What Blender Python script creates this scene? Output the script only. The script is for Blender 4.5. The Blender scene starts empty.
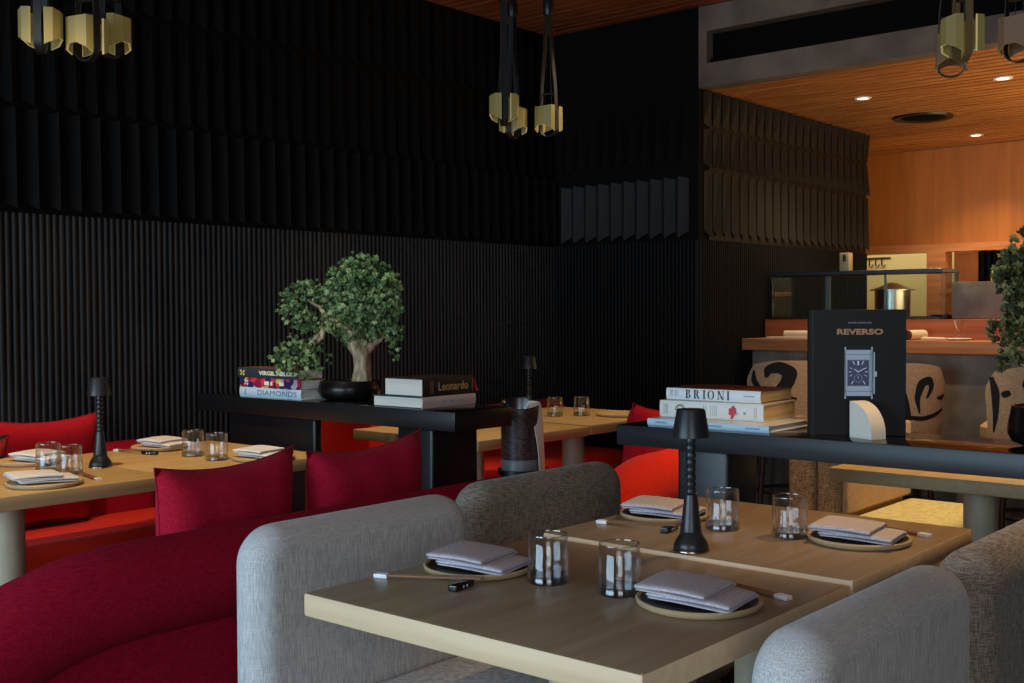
import bpy, bmesh, math, random
from mathutils import Vector, Matrix
random.seed(7)
PI = math.pi
scene = bpy.context.scene
C = scene.collection

# ------------------------------------------------------------------ materials
def lin(c):
    return tuple(((v/12.92) if v <= .04045 else ((v+.055)/1.055)**2.4) for v in c)
def hexc(r, g, b):
    return lin((r/255., g/255., b/255.))+(1.,)
def mat(name, col, rough=.6, metal=0., spec=.5, coat=0., emis=None, estr=0., sheen=0.):
    m = bpy.data.materials.new(name); m.use_nodes = True
    b = m.node_tree.nodes['Principled BSDF']
    b.inputs['Base Color'].default_value = col
    b.inputs['Roughness'].default_value = rough
    b.inputs['Metallic'].default_value = metal
    b.inputs['Specular IOR Level'].default_value = spec
    b.inputs['Coat Weight'].default_value = coat
    b.inputs['Sheen Weight'].default_value = sheen
    if emis:
        b.inputs['Emission Color'].default_value = emis
        b.inputs['Emission Strength'].default_value = estr
    return m
def noisy(m, c1, c2, scale=(1, 1, 1), nscale=10., detail=4., bump=0., bdist=.002, lo=.35, hi=.65, extra=None):
    """mix two colours with stretched noise in object space, optional bump"""
    nt = m.node_tree; N = nt.nodes; L = nt.links
    b = N['Principled BSDF']
    tc = N.new('ShaderNodeTexCoord'); mp = N.new('ShaderNodeMapping')
    mp.inputs['Scale'].default_value = scale
    L.new(tc.outputs['Object'], mp.inputs['Vector'])
    nz = N.new('ShaderNodeTexNoise'); nz.inputs['Scale'].default_value = nscale; nz.inputs['Detail'].default_value = detail
    L.new(mp.outputs['Vector'], nz.inputs['Vector'])
    r = N.new('ShaderNodeValToRGB')
    r.color_ramp.elements[0].position = lo; r.color_ramp.elements[1].position = hi
    r.color_ramp.elements[0].color = c1; r.color_ramp.elements[1].color = c2
    L.new(nz.outputs['Fac'], r.inputs['Fac'])
    L.new(r.outputs['Color'], b.inputs['Base Color'])
    if bump:
        bp = N.new('ShaderNodeBump'); bp.inputs['Strength'].default_value = bump; bp.inputs['Distance'].default_value = bdist
        L.new(nz.outputs['Fac'], bp.inputs['Height']); L.new(bp.outputs['Normal'], b.inputs['Normal'])
    return m
def weave(name, c1, c2, scale, rough=.95, vert=1., sheen=.15, bump=.4, st=.10):
    """woven cloth: two crossed stretched noises"""
    m = mat(name, c1, rough, spec=.15, sheen=sheen)
    nt = m.node_tree; N = nt.nodes; L = nt.links; b = N['Principled BSDF']
    tc = N.new('ShaderNodeTexCoord')
    outs = []
    for sc in ((scale, scale, scale*st), (scale*st, scale*st, scale)):
        mp = N.new('ShaderNodeMapping'); mp.inputs['Scale'].default_value = sc
        L.new(tc.outputs['Object'], mp.inputs['Vector'])
        nz = N.new('ShaderNodeTexNoise'); nz.inputs['Scale'].default_value = 1.; nz.inputs['Detail'].default_value = 2.
        L.new(mp.outputs['Vector'], nz.inputs['Vector']); outs.append(nz.outputs['Fac'])
    mul = N.new('ShaderNodeMath'); mul.operation = 'MULTIPLY'; mul.inputs[1].default_value = vert
    L.new(outs[0], mul.inputs[0])
    ad = N.new('ShaderNodeMath'); ad.operation = 'ADD'
    L.new(mul.outputs[0], ad.inputs[0])
    m2 = N.new('ShaderNodeMath'); m2.operation = 'MULTIPLY'; m2.inputs[1].default_value = 2.-vert
    L.new(outs[1], m2.inputs[0]); L.new(m2.outputs[0], ad.inputs[1])
    r = N.new('ShaderNodeValToRGB'); r.color_ramp.elements[0].position = .78; r.color_ramp.elements[1].position = 1.0
    r.color_ramp.elements[0].color = c1; r.color_ramp.elements[1].color = c2
    hf = N.new('ShaderNodeMath'); hf.operation = 'MULTIPLY'; hf.inputs[1].default_value = .9
    L.new(ad.outputs[0], hf.inputs[0]); L.new(hf.outputs[0], r.inputs['Fac'])
    L.new(r.outputs['Color'], b.inputs['Base Color'])
    bp = N.new('ShaderNodeBump'); bp.inputs['Strength'].default_value = bump; bp.inputs['Distance'].default_value = .001
    L.new(ad.outputs[0], bp.inputs['Height']); L.new(bp.outputs['Normal'], b.inputs['Normal'])
    return m
def glassmat(name, tint=(1, 1, 1, 1), ior=1.45, gloss=1., rough=.02):
    """thin clear glass: see-through with fresnel reflection"""
    m = bpy.data.materials.new(name); m.use_nodes = True
    nt = m.node_tree; N = nt.nodes; L = nt.links
    N.remove(N['Principled BSDF']); out = N['Material Output']
    t = N.new('ShaderNodeBsdfTransparent'); t.inputs['Color'].default_value = tint
    g = N.new('ShaderNodeBsdfGlossy'); g.inputs['Roughness'].default_value = rough
    g.inputs['Color'].default_value = (gloss, gloss, gloss, 1)
    lw = N.new('ShaderNodeLayerWeight'); lw.inputs['Blend'].default_value = .5
    pw = N.new('ShaderNodeMath'); pw.operation = 'POWER'; pw.inputs[1].default_value = 2.6
    L.new(lw.outputs['Facing'], pw.inputs[0])
    f = N.new('ShaderNodeMath'); f.operation = 'MULTIPLY_ADD'; f.inputs[1].default_value = .6; f.inputs[2].default_value = ((ior-1)/(ior+1))**2*1.3
    L.new(pw.outputs[0], f.inputs[0])
    mx = N.new('ShaderNodeMixShader')
    L.new(f.outputs[0], mx.inputs['Fac']); L.new(t.outputs[0], mx.inputs[1]); L.new(g.outputs[0], mx.inputs[2])
    L.new(mx.outputs[0], out.inputs['Surface'])
    return m

M = {}
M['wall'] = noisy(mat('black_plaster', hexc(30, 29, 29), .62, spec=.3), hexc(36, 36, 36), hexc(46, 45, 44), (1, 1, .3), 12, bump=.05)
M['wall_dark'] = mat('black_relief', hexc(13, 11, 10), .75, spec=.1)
M['wall_facet'] = mat('grey_relief', hexc(38, 38, 40), .6, spec=.3)
M['wall_back'] = mat('black_ribs_back', hexc(18, 17, 17), .65, spec=.2)
M['wall_brown'] = noisy(mat('brown_relief', hexc(60, 50, 44), .6, spec=.3), hexc(22, 16, 13), hexc(27, 20, 16), (1, 1, .3), 12)
M['concrete'] = noisy(mat('grey_plaster', hexc(110, 96, 92), .8), hexc(92, 80, 70), hexc(114, 100, 88), (1, 1, 1), 6, 8., bump=.1)
M['counter_face'] = noisy(mat('counter_plaster', hexc(120, 110, 98), .7), hexc(112, 102, 90), hexc(136, 126, 112), (1, 1, 1), 8, 6.)
M['floor'] = noisy(mat('dark_floor', hexc(50, 40, 36), .45), hexc(46, 37, 33), hexc(62, 50, 44), (1, 1, 1), 3, 5.)
M['ceil_wood'] = noisy(mat('red_slat_wood', hexc(130, 70, 38), .5), hexc(118, 58, 30), hexc(158, 88, 46), (2.2, 30, 30), 1.2, 5.)
M['kit_ceil'] = noisy(mat('amber_slat_wood', hexc(170, 105, 50), .5), hexc(150, 88, 38), hexc(196, 126, 62), (2.2, 30, 30), 1.2, 5.)
M['gap'] = mat('slat_gap', hexc(34, 18, 10), .9)
M['gap_kit'] = mat('amber_slat_gap', hexc(84, 46, 20), .9)
M['kit_wood'] = noisy(mat('orange_veneer', hexc(176, 98, 40), .5), hexc(166, 96, 34), hexc(182, 108, 42), (14, 14, .8), 1.3, 6.)
M['counter_wood'] = noisy(mat('counter_wood', hexc(190, 120, 72), .4), hexc(178, 108, 62), hexc(204, 134, 84), (1.5, 25, 25), 1.2, 5.)
M['riser_wood'] = noisy(mat('riser_wood', hexc(178, 94, 50), .45), hexc(168, 86, 44), hexc(196, 108, 62), (1.5, 25, 25), 1.2, 5.)
M['cream'] = mat('cream_wall', hexc(226, 214, 160), .8)
M['steel'] = mat('brushed_steel', (.62, .6, .56, 1), .28, 1.)
M['steel_dark'] = mat('dark_steel', (.08, .08, .08, 1), .35, 1.)
M['black'] = mat('black_plastic', hexc(22, 22, 24), .4)
M['black_gloss'] = mat('black_gloss', hexc(14, 14, 15), .12)
M['void'] = mat('vent_dark', hexc(9, 8, 8), .9, spec=.1)
M['white'] = mat('white_plastic', hexc(225, 225, 222), .5)

def wood_top(name, c1, c2, along='x', rough=.3, coat=0.):
    sc = (1.6, 28, 28) if along == 'x' else (28, 1.6, 28)
    m = noisy(mat(name, c1, rough, spec=.5, coat=coat), c1, c2, sc, 1.6, 6., lo=.3, hi=.7, bump=.03, bdist=.0008)
    return m
M['table_dark'] = wood_top('taupe_oak', hexc(140, 119, 95), hexc(158, 137, 112), 'y', .34)
M['table_side'] = wood_top('pale_oak_edge', hexc(222, 188, 146), hexc(234, 204, 164), 'x', .5)
M['table_light'] = wood_top('honey_oak', hexc(186, 148, 92), hexc(206, 168, 110), 'y', .42)
M['table_light_side'] = wood_top('honey_oak_edge', hexc(176, 148, 104), hexc(190, 160, 114), 'y', .5)
M['column'] = noisy(mat('column_stone', hexc(186, 172, 146), .5), hexc(168, 152, 126), hexc(192, 176, 148), (1, 1, .3), 18)

M['tweed_light'] = weave('pale_grey_tweed', hexc(176, 173, 171), hexc(212, 208, 206), 700, vert=1.5, st=.05)
M['tweed_dark'] = weave('charcoal_tweed', hexc(104, 95, 86), hexc(158, 146, 132), 560, vert=1.0, bump=.5, st=.08)
M['seat_cloth'] = weave('blue_grey_seat', hexc(158, 158, 160), hexc(202, 202, 202), 600, vert=1.)
M['tweed_warm_lit'] = weave('warm_lit_tweed', hexc(130, 96, 58), hexc(196, 156, 104), 360, vert=1.0, bump=.6)  # pale tweed with the warm spot light put into its colour
M['spotlit_back'] = weave('spotlit_back_cloth', hexc(176, 134, 92), hexc(204, 164, 120), 420, vert=1.)  # front of the same chair, brighter where the spot light is painted in
M['spotlit_seat'] = weave('spotlit_seat_cloth', hexc(196, 178, 110), hexc(224, 206, 138), 420, vert=1.)  # pale grey seat, its yellow is spot light put into the colour
M['crimson'] = weave('crimson_wool', hexc(136, 8, 34), hexc(168, 18, 48), 600, vert=1., sheen=0., bump=.25)
M['pillow'] = weave('crimson_cushion', hexc(162, 14, 40), hexc(190, 26, 54), 600, vert=1., sheen=.03, bump=.2)
M['red'] = weave('vermilion_wool', hexc(196, 28, 8), hexc(214, 42, 14), 600, vert=1., sheen=.05, bump=.2)
M['redpillow'] = weave('scarlet_cushion', hexc(150, 10, 24), hexc(172, 16, 32), 600, vert=1., sheen=.03, bump=.2)
M['plaid'] = noisy(mat('dark_pattern', hexc(40, 10, 16), .9), hexc(14, 12, 14), hexc(150, 16, 30), (1, 1, 1), 22, 2., lo=.48, hi=.56)
M['shelf'] = noisy(mat('black_oak_lit', hexc(40, 42, 46), .42, spec=.5), hexc(26, 28, 31), hexc(38, 40, 43), (1.2, 20, 20), 2., 5.)  # same shelf finish, greyer with the window reflection put into the colour
M['shelf_shaded'] = mat('black_oak_shaded', hexc(20, 20, 22), .35, spec=.4)  # darker copy of the shelf finish, painted without the window reflection
M['shelf_top'] = mat('black_lacquer', hexc(17, 17, 19), .1, spec=.6)

M['glass'] = glassmat('clear_glass', (.96, .965, .97, 1), 1.5, 1.)
M['glass_base'] = glassmat('thick_glass', (.74, .79, .83, 1), 1.62, 1.)
M['glass_rim'] = glassmat('glass_rim', (.8, .84, .88, 1), 2.4, 1.)
M['case_glass'] = glassmat('case_glass', (.9, .94, .92, 1), 1.5, .9)
M['lamp_black'] = mat('matt_black_lamp', hexc(34, 35, 38), .34, spec=.5)
M['lamp_band'] = mat('glossy_groove', hexc(70, 74, 78), .16, .6)
M['lamp_foot'] = mat('bronze_foot', (.36, .27, .2, 1), .22, 1.)
M['plate_top'] = mat('dark_plate_face', hexc(46, 40, 36), .4)
M['plate_rim'] = mat('pale_wood_rim', hexc(186, 160, 122), .55)
M['plate_light'] = mat('light_wood_plate', hexc(206, 170, 116), .5)
M['napkin'] = noisy(mat('lilac_linen', hexc(196, 190, 196), .9, spec=.1), hexc(178, 170, 178), hexc(206, 200, 206), (1, 1, 1), 300, 2., bump=.15, bdist=.0006)
M['napkin_white'] = noisy(mat('white_linen', hexc(222, 214, 210), .9, spec=.1), hexc(208, 200, 196), hexc(232, 226, 222), (1, 1, 1), 300, 2.)
M['stick'] = noisy(mat('chopstick_wood', hexc(130, 92, 62), .5), hexc(112, 76, 50), hexc(150, 108, 76), (3, 60, 60), 2.)
M['tip'] = mat('white_tip', hexc(238, 238, 240), .3)
M['paper'] = noisy(mat('paper_block', hexc(222, 218, 206), .85), hexc(206, 202, 190), hexc(232, 228, 216), (2, 2, 400), 1.)
M['paper_cream'] = noisy(mat('cream_paper', hexc(224, 192, 136), .85), hexc(208, 172, 112), hexc(234, 204, 150), (2, 2, 400), 1.)
M['cov_white'] = mat('white_cover', hexc(226, 226, 226), .35)
M['cov_cream'] = mat('cream_cover', hexc(222, 216, 206), .4)
M['cov_blue'] = mat('pale_blue_cover', hexc(186, 208, 222), .4)
M['cov_black'] = mat('black_cover', hexc(24, 22, 22), .55, spec=.25)
M['cov_brown'] = mat('dark_brown_cover', hexc(40, 30, 28), .4)
M['cov_rust'] = noisy(mat('rust_cover', hexc(130, 66, 46), .35), hexc(96, 46, 34), hexc(170, 96, 62), (1, 1, 1), 14, 4.)
M['cov_pink'] = mat('blush_cover', hexc(214, 186, 176), .45)
M['cov_teal'] = mat('teal_cover', hexc(22, 66, 74), .4)
M['cov_slate'] = mat('slate_cover', hexc(52, 60, 64), .4)
def blotches(name):
    m = mat(name, hexc(120, 40, 90), .4); nt = m.node_tree; N = nt.nodes; L = nt.links
    tc = N.new('ShaderNodeTexCoord'); mp = N.new('ShaderNodeMapping'); mp.inputs['Scale'].default_value = (1, 1, 1.2)
    v = N.new('ShaderNodeTexVoronoi'); v.inputs['Scale'].default_value = 34.
    r = N.new('ShaderNodeValToRGB'); r.color_ramp.interpolation = 'CONSTANT'
    cols = [hexc(150, 30, 66), hexc(46, 42, 96), hexc(176, 150, 180), hexc(208, 60, 80), hexc(60, 36, 70), hexc(206, 190, 90), hexc(190, 170, 190)]
    e = r.color_ramp.elements
    e[0].color = cols[0]; e[1].position = .2; e[1].color = cols[1]
    for i, c in enumerate(cols[2:]):
        k = e.new(.34+.13*i); k.color = c
    sp = N.new('ShaderNodeSeparateColor')
    L.new(tc.outputs['Object'], mp.inputs['Vector']); L.new(mp.outputs['Vector'], v.inputs['Vector'])
    L.new(v.outputs['Color'], sp.inputs[0]); L.new(sp.outputs[0], r.inputs['Fac'])
    L.new(r.outputs['Color'], N['Principled BSDF'].inputs['Base Color'])
    return m
M['cov_multi'] = blotches('multicolour_cover')
M['ink'] = mat('black_ink', hexc(20, 22, 26), .5)
M['ink_blue'] = mat('blue_ink', hexc(86, 136, 176), .5)
M['ink_white'] = mat('white_ink', hexc(232, 232, 214), .5)
M['ink_yellow'] = mat('yellow_ink', hexc(220, 214, 120), .5)
M['ink_gold'] = mat('gold_ink', hexc(206, 160, 96), .45)
M['ink_copper'] = mat('copper_ink', hexc(176, 124, 84), .4)
M['ink_grey'] = mat('grey_ink', hexc(150, 158, 168), .5)
M['ink_red'] = mat('red_ink', hexc(196, 30, 44), .5)
M['ink_olive'] = mat('olive_ink', hexc(132, 128, 92), .5)
M['watch_steel'] = mat('printed_silver', hexc(172, 186, 200), .4)
M['watch_steel_dark'] = mat('printed_silver_shade', hexc(104, 116, 130), .4)
M['watch_blue'] = mat('printed_navy', hexc(34, 48, 92), .35)
M['watch_white'] = mat('printed_white', hexc(226, 230, 236), .4)
M['bookend'] = mat('ivory_lacquer', hexc(232, 226, 214), .22)
M['bark'] = noisy(mat('pale_bark', hexc(168, 140, 104), .85), hexc(120, 92, 62), hexc(202, 178, 142), (1, 1, .35), 60, 5., bump=.5, bdist=.004)
M['pot'] = mat('black_ceramic', hexc(10, 10, 11), .3, spec=.35)
M['pebble'] = mat('dark_pebbles', hexc(46, 44, 44), .25)
def leafmat(name, cols):
    m = mat(name, cols[0], .7, spec=.2); nt = m.node_tree; N = nt.nodes; L = nt.links
    g = N.new('ShaderNodeNewGeometry'); r = N.new('ShaderNodeValToRGB')
    e = r.color_ramp.elements
    e[0].color = cols[0]; e[1].color = cols[-1]
    for i, c in enumerate(cols[1:-1]):
        k = e.new((i+1)/(len(cols)-1)); k.color = c
    L.new(g.outputs['Random Per Island'], r.inputs['Fac']); L.new(r.outputs['Color'], N['Principled BSDF'].inputs['Base Color'])
    return m
M['leaf'] = leafmat('bonsai_leaf', [hexc(70, 98, 66), hexc(100, 132, 84), hexc(132, 160, 106), hexc(176, 194, 140)])
M['leaf_warm'] = leafmat('bonsai_leaf_warm', [hexc(48, 52, 30), hexc(78, 80, 46), hexc(112, 110, 66), hexc(150, 142, 94)])
M['bucket'] = noisy(mat('dark_leather_bucket', hexc(46, 38, 36), .4), hexc(40, 30, 28), hexc(84, 66, 60), (1, 1, 2.2), 60, 3., bump=.4, bdist=.001)
M['bucket_band'] = mat('slate_band', hexc(104, 110, 116), .38)
M['bucket_in'] = mat('bucket_lining', (.25, .29, .31, 1), .22, 1.)
M['strap'] = mat('black_strap', hexc(20, 19, 18), .55)
M['strap_tan'] = mat('tan_strap', hexc(120, 92, 58), .55)
M['wire'] = mat('wire', hexc(46, 40, 32), .5, .3)
def lantern_glass():
    m = mat('amber_frosted_glass', hexc(128, 116, 70), .45, emis=hexc(184, 162, 86), estr=.10)
    return m
M['lantern'] = lantern_glass()
M['lantern_rim'] = mat('lit_glass_rim', hexc(180, 160, 110), .4, emis=hexc(220, 196, 120), estr=.30)
M['lantern_dim'] = mat('amber_glass_dim', hexc(120, 92, 68), .45, emis=hexc(190, 140, 92), estr=.04)
M['bulb'] = mat('warm_bulb', hexc(255, 220, 160), .4, emis=hexc(255, 214, 150), estr=.9)
M['downlight'] = mat('downlight_lens', hexc(255, 240, 220), .4, emis=hexc(255, 232, 205), estr=5.)
M['stool_cloth'] = noisy(mat('sand_cloth', hexc(196, 158, 112), .9, spec=.1), hexc(192, 150, 112), hexc(212, 172, 134), (1, 1, 1), 90, 3.)
M['stool_brush'] = mat('black_brushwork', hexc(22, 20, 20), .8)
M['stool_wood'] = mat('dark_stool_wood', hexc(64, 40, 26), .5)
M['roll'] = mat('cream_roll', hexc(226, 206, 170), .8)

# ------------------------------------------------------------------ mesh helpers
def mesh_obj(name, bm, m, parent=None, smooth=True, angle=40):
    me = bpy.data.meshes.new(name)
    bmesh.ops.recalc_face_normals(bm, faces=bm.faces[:])
    bm.to_mesh(me); bm.free()
    if isinstance(m, (list, tuple)):
        for k in m: me.materials.append(k)
    else:
        me.materials.append(m)
    if smooth:
        for p in me.polygons: p.use_smooth = True
        me.set_sharp_from_angle(angle=math.radians(angle))
    o = bpy.data.objects.new(name, me); C.objects.link(o)
    if parent: o.parent = parent
    return o
def tag(o, label, cat, group=None, kind=None):
    if label: o['label'] = label
    if cat: o['category'] = cat
    if group: o['group'] = group
    if kind: o['kind'] = kind
    return o
def thing(name, label, cat, loc=(0, 0, 0), rz=0., group=None):
    o = bpy.data.objects.new(name, None); C.objects.link(o)
    o.empty_display_size = .05
    o.location = loc; o.rotation_euler = (0, 0, rz)
    return tag(o, label, cat, group)
def struct(o):
    o['kind'] = 'structure'; return o
def dup(root, loc, rz, label, group=None):
    def cp(o, parent):
        c = o.copy(); C.objects.link(c)
        if parent: c.parent = parent
        for ch in list(o.children): cp(ch, c)
        return c
    r = cp(root, None)
    r.location = loc; r.rotation_euler = (0, 0, rz)
    r['label'] = label
    if group: r['group'] = group
    return r
def add_box(bm, x0, x1, y0, y1, z0, z1, r=0., seg=2, mi=0, M4=None):
    res = bmesh.ops.create_cube(bm, size=1.)
    vs = res['verts']
    for v in vs:
        v.co = Vector(((x0+x1)/2+v.co.x*(x1-x0), (y0+y1)/2+v.co.y*(y1-y0), (z0+z1)/2+v.co.z*(z1-z0)))
    fs = set(f for v in vs for f in v.link_faces)
    if r > 0:
        es = list(set(e for v in vs for e in v.link_edges))
        out = bmesh.ops.bevel(bm, geom=es, offset=r, segments=seg, affect='EDGES', profile=.5)
        fs = set(f for f in bm.faces if f.is_valid and (f in fs or f in set(out['faces'])))
        vs = list(set(v for f in fs for v in f.verts))
    for f in fs: f.material_index = mi
    if M4 is not None:
        for v in vs: v.co = M4 @ v.co
    return vs
def box(name, m, parent, x0, x1, y0, y1, z0, z1, r=0., seg=2, smooth=True):
    bm = bmesh.new(); add_box(bm, x0, x1, y0, y1, z0, z1, r, seg)
    return mesh_obj(name, bm, m, parent, smooth)
def add_lathe(bm, prof, n=32, cx=0, cy=0, mi=0, sx=1., sy=1., M4=None):
    """prof: list of (r,z)"""
    rings = []
    for r, z in prof:
        if r < 1e-6:
            rings.append([bm.verts.new((cx, cy, z))])
        else:
            rings.append([bm.verts.new((cx+r*sx*math.cos(2*PI*i/n), cy+r*sy*math.sin(2*PI*i/n), z)) for i in range(n)])
    for a, b in zip(rings[:-1], rings[1:]):
        for i in range(n):
            j = (i+1) % n
            if len(a) == 1 and len(b) == 1: continue
            if len(a) == 1: f = bm.faces.new((a[0], b[i], b[j]))
            elif len(b) == 1: f = bm.faces.new((a[i], a[j], b[0]))
            else: f = bm.faces.new((a[i], a[j], b[j], b[i]))
            f.material_index = mi
    vs = [v for r in rings for v in r]
    if M4 is not None:
        for v in vs: v.co = M4 @ v.co
    return vs
def lathe(name, m, parent, prof, n=32, cx=0, cy=0, smooth=True, angle=40, **k):
    bm = bmesh.new(); add_lathe(bm, prof, n, cx, cy, **k)
    return mesh_obj(name, bm, m, parent, smooth, angle)
def add_tube(bm, pts, rad, n=10, caps=True, mi=0):
    """sweep a circle along pts; rad float or list"""
    pts = [Vector(p) for p in pts]
    rads = rad if isinstance(rad, (list, tuple)) else [rad]*len(pts)
    rings = []; up = None
    for i, p in enumerate(pts):
        d = (pts[min(i+1, len(pts)-1)]-pts[max(i-1, 0)]).normalized()
        if up is None:
            up = Vector((0, 0, 1)) if abs(d.z) < .9 else Vector((1, 0, 0))
        a = d.cross(up).normalized(); b = a.cross(d).normalized(); up = b
        rings.append([bm.verts.new(p+(a*math.cos(2*PI*k/n)+b*math.sin(2*PI*k/n))*rads[i]) for k in range(n)])
    for a, b in zip(rings[:-1], rings[1:]):
        for k in range(n):
            f = bm.faces.new((a[k], a[(k+1) % n], b[(k+1) % n], b[k])); f.material_index = mi
    if caps:
        bm.faces.new(rings[0][::-1]).material_index = mi; bm.faces.new(rings[-1]).material_index = mi
def tube(name, m, parent, pts, rad, n=10, **k):
    bm = bmesh.new(); add_tube(bm, pts, rad, n); return mesh_obj(name, bm, m, parent, True, 50)
def add_ribbon(bm, pts, width_dir, w, t, mi=0):
    """flat strap along pts: width along width_dir, thickness t"""
    pts = [Vector(p) for p in pts]; wd = Vector(width_dir).normalized(); rows = []
    for i, p in enumerate(pts):
        d = (pts[min(i+1, len(pts)-1)]-pts[max(i-1, 0)]).normalized()
        nrm = d.cross(wd).normalized()
        rows.append([bm.verts.new(p+wd*sx*w/2+nrm*sn*t/2) for sx, sn in ((-1, -1), (1, -1), (1, 1), (-1, 1))])
    for a, b in zip(rows[:-1], rows[1:]):
        for k in range(4):
            bm.faces.new((a[k], a[(k+1) % 4], b[(k+1) % 4], b[k])).material_index = mi
    bm.faces.new(rows[0][::-1]).material_index = mi; bm.faces.new(rows[-1]).material_index = mi
def add_prism(bm, poly, z0, z1, M4=None, mi=0):
    """poly list of (x,y), extruded z0..z1"""
    a = [bm.verts.new((x, y, z0)) for x, y in poly]; b = [bm.verts.new((x, y, z1)) for x, y in poly]
    n = len(poly)
    fs = [bm.faces.new(a[::-1]), bm.faces.new(b)]
    for i in range(n):
        fs.append(bm.faces.new((a[i], a[(i+1) % n], b[(i+1) % n], b[i])))
    for f in fs: f.material_index = mi
    if M4 is not None:
        for v in a+b: v.co = M4 @ v.co
    return a+b
def add_text(bm, s, size, M4, sx=1., align='CENTER', depth=.0003, bold=0.):
    cu = bpy.data.curves.new('t', 'FONT'); cu.body = s; cu.size = size; cu.align_x = align; cu.align_y = 'CENTER'
    cu.extrude = depth; cu.offset = bold; cu.resolution_u = 3
    ob = bpy.data.objects.new('t', cu); C.objects.link(ob)
    dg = bpy.context.evaluated_depsgraph_get(); dg.update()
    me = bpy.data.meshes.new_from_object(ob.evaluated_get(dg))
    me.transform(M4 @ Matrix.Diagonal((sx, 1, 1, 1)))
    bm.from_mesh(me)
    bpy.data.objects.remove(ob); bpy.data.curves.remove(cu); bpy.data.meshes.remove(me)
def frame_mat(origin, xdir, ydir):
    x = Vector(xdir).normalized(); y = Vector(ydir).normalized(); z = x.cross(y)
    m = Matrix((x, y, z)).transposed().to_4x4(); m.translation = Vector(origin); return m

# ------------------------------------------------------------------ the room
WX, WY, PX = -4.55, 5.75, -3.47
CEIL, KCEIL, KY = 3.03, 2.565, 9.2

def ribs(bm, axis, fixed, a0, a1, z0, z1, period, depth, sgn):
    """half-round vertical ribs along a wall"""
    n = int(round((a1-a0)/period)); period = (a1-a0)/n
    prof = [(0, 0), (.30, 0), (.34, .7), (.44, .97), (.62, 1.), (.80, .97), (.92, .7), (1., 0)]
    row = []
    for i in range(n):
        for u, d in prof[:-1]:
            a = a0+(i+u)*period; o = fixed+sgn*d*depth
            p = (o, a) if axis == 'y' else (a, o)
            row.append((bm.verts.new((p[0], p[1], z0)), bm.verts.new((p[0], p[1], z1))))
    p = (fixed, a1) if axis == 'y' else (a1, fixed)
    row.append((bm.verts.new((p[0], p[1], z0)), bm.verts.new((p[0], p[1], z1))))
    for r, s in zip(row[:-1], row[1:]):
        bm.faces.new((r[0], s[0], s[1], r[1]))
def pleats(bm, axis, fixed, a0, a1, z0, z1, period, dtop, dbot, sgn, slant=.03, peak=.62, flat=.12):
    """folded shingle band: each pleat is a wedge that grows towards its lower edge"""
    n = int(round((a1-a0)/period)); period = (a1-a0)/n
    def V(a, o, z):
        o = fixed+sgn*o
        return bm.verts.new((o, a, z) if axis == 'y' else (a, o, z))
    for i in range(n):
        a = a0+i*period
        A0 = V(a+flat*period, .004, z0+slant); A1 = V(a+flat*period, .004, z1-slant*.3)
        P0 = V(a+peak*period, dbot, z0); P1 = V(a+peak*period, dtop, z1)
        B0 = V(a+period, .004, z0+slant); B1 = V(a+period, .004, z1-slant*.3)
        bm.faces.new((A0, P0, P1, A1)); bm.faces.new((P0, B0, B1, P1))
        bm.faces.new((A0, B0, P0)); bm.faces.new((A1, P1, B1))
def slats(bm, x0, x1, y0, y1, z, period, gap, th=.02):
    n = int((y1-y0)/period); period = (y1-y0)/n
    for i in range(n):
        add_box(bm, x0, x1, y0+i*period, y0+(i+1)*period-gap, z, z+th)

# floor and ceilings
struct(box('floor', M['floor'], None, -6.5, 3.2, -3.2, 11.6, -.1, 0))
bm = bmesh.new(); slats(bm, WX, 3.0, -3.0, WY, CEIL, .075, .012)
struct(mesh_obj('ceiling', bm, M['ceil_wood'], None, False))
bm = bmesh.new(); add_box(bm, WX-.1, 3.1, -3.1, WY+.1, CEIL+.02, CEIL+.12)
struct(mesh_obj('ceiling', bm, M['gap'], None, False))
bm = bmesh.new(); slats(bm, -5.2, 3.0, WY+.12, KY, KCEIL, .088, .022)
struct(mesh_obj('ceiling', bm, M['kit_ceil'], None, False))
bm = bmesh.new(); add_box(bm, -5.2, 3.1, WY+.12, KY+.1, KCEIL+.02, KCEIL+.12)
struct(mesh_obj('ceiling', bm, M['gap_kit'], None, False))

# left wall: backing, fine ribs below, pleated bands above
bm = bmesh.new(); add_box(bm, WX-.12, WX, -3.1, WY+.12, 0, CEIL+.1)
wl = struct(mesh_obj('wall_left', bm, M['wall_dark'], None, False))
bm = bmesh.new(); ribs(bm, 'y', WX+.002, -1., WY, 0.0, 1.685, .029, .02, 1)
struct(mesh_obj('wall_left', bm, M['wall'], None, True, 60))
bm = bmesh.new()
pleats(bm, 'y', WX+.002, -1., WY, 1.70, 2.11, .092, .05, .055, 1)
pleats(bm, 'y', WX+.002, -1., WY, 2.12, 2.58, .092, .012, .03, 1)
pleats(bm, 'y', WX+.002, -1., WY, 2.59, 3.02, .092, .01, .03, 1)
struct(mesh_obj('wall_left', bm, M['wall_dark'], None, False))
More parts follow.
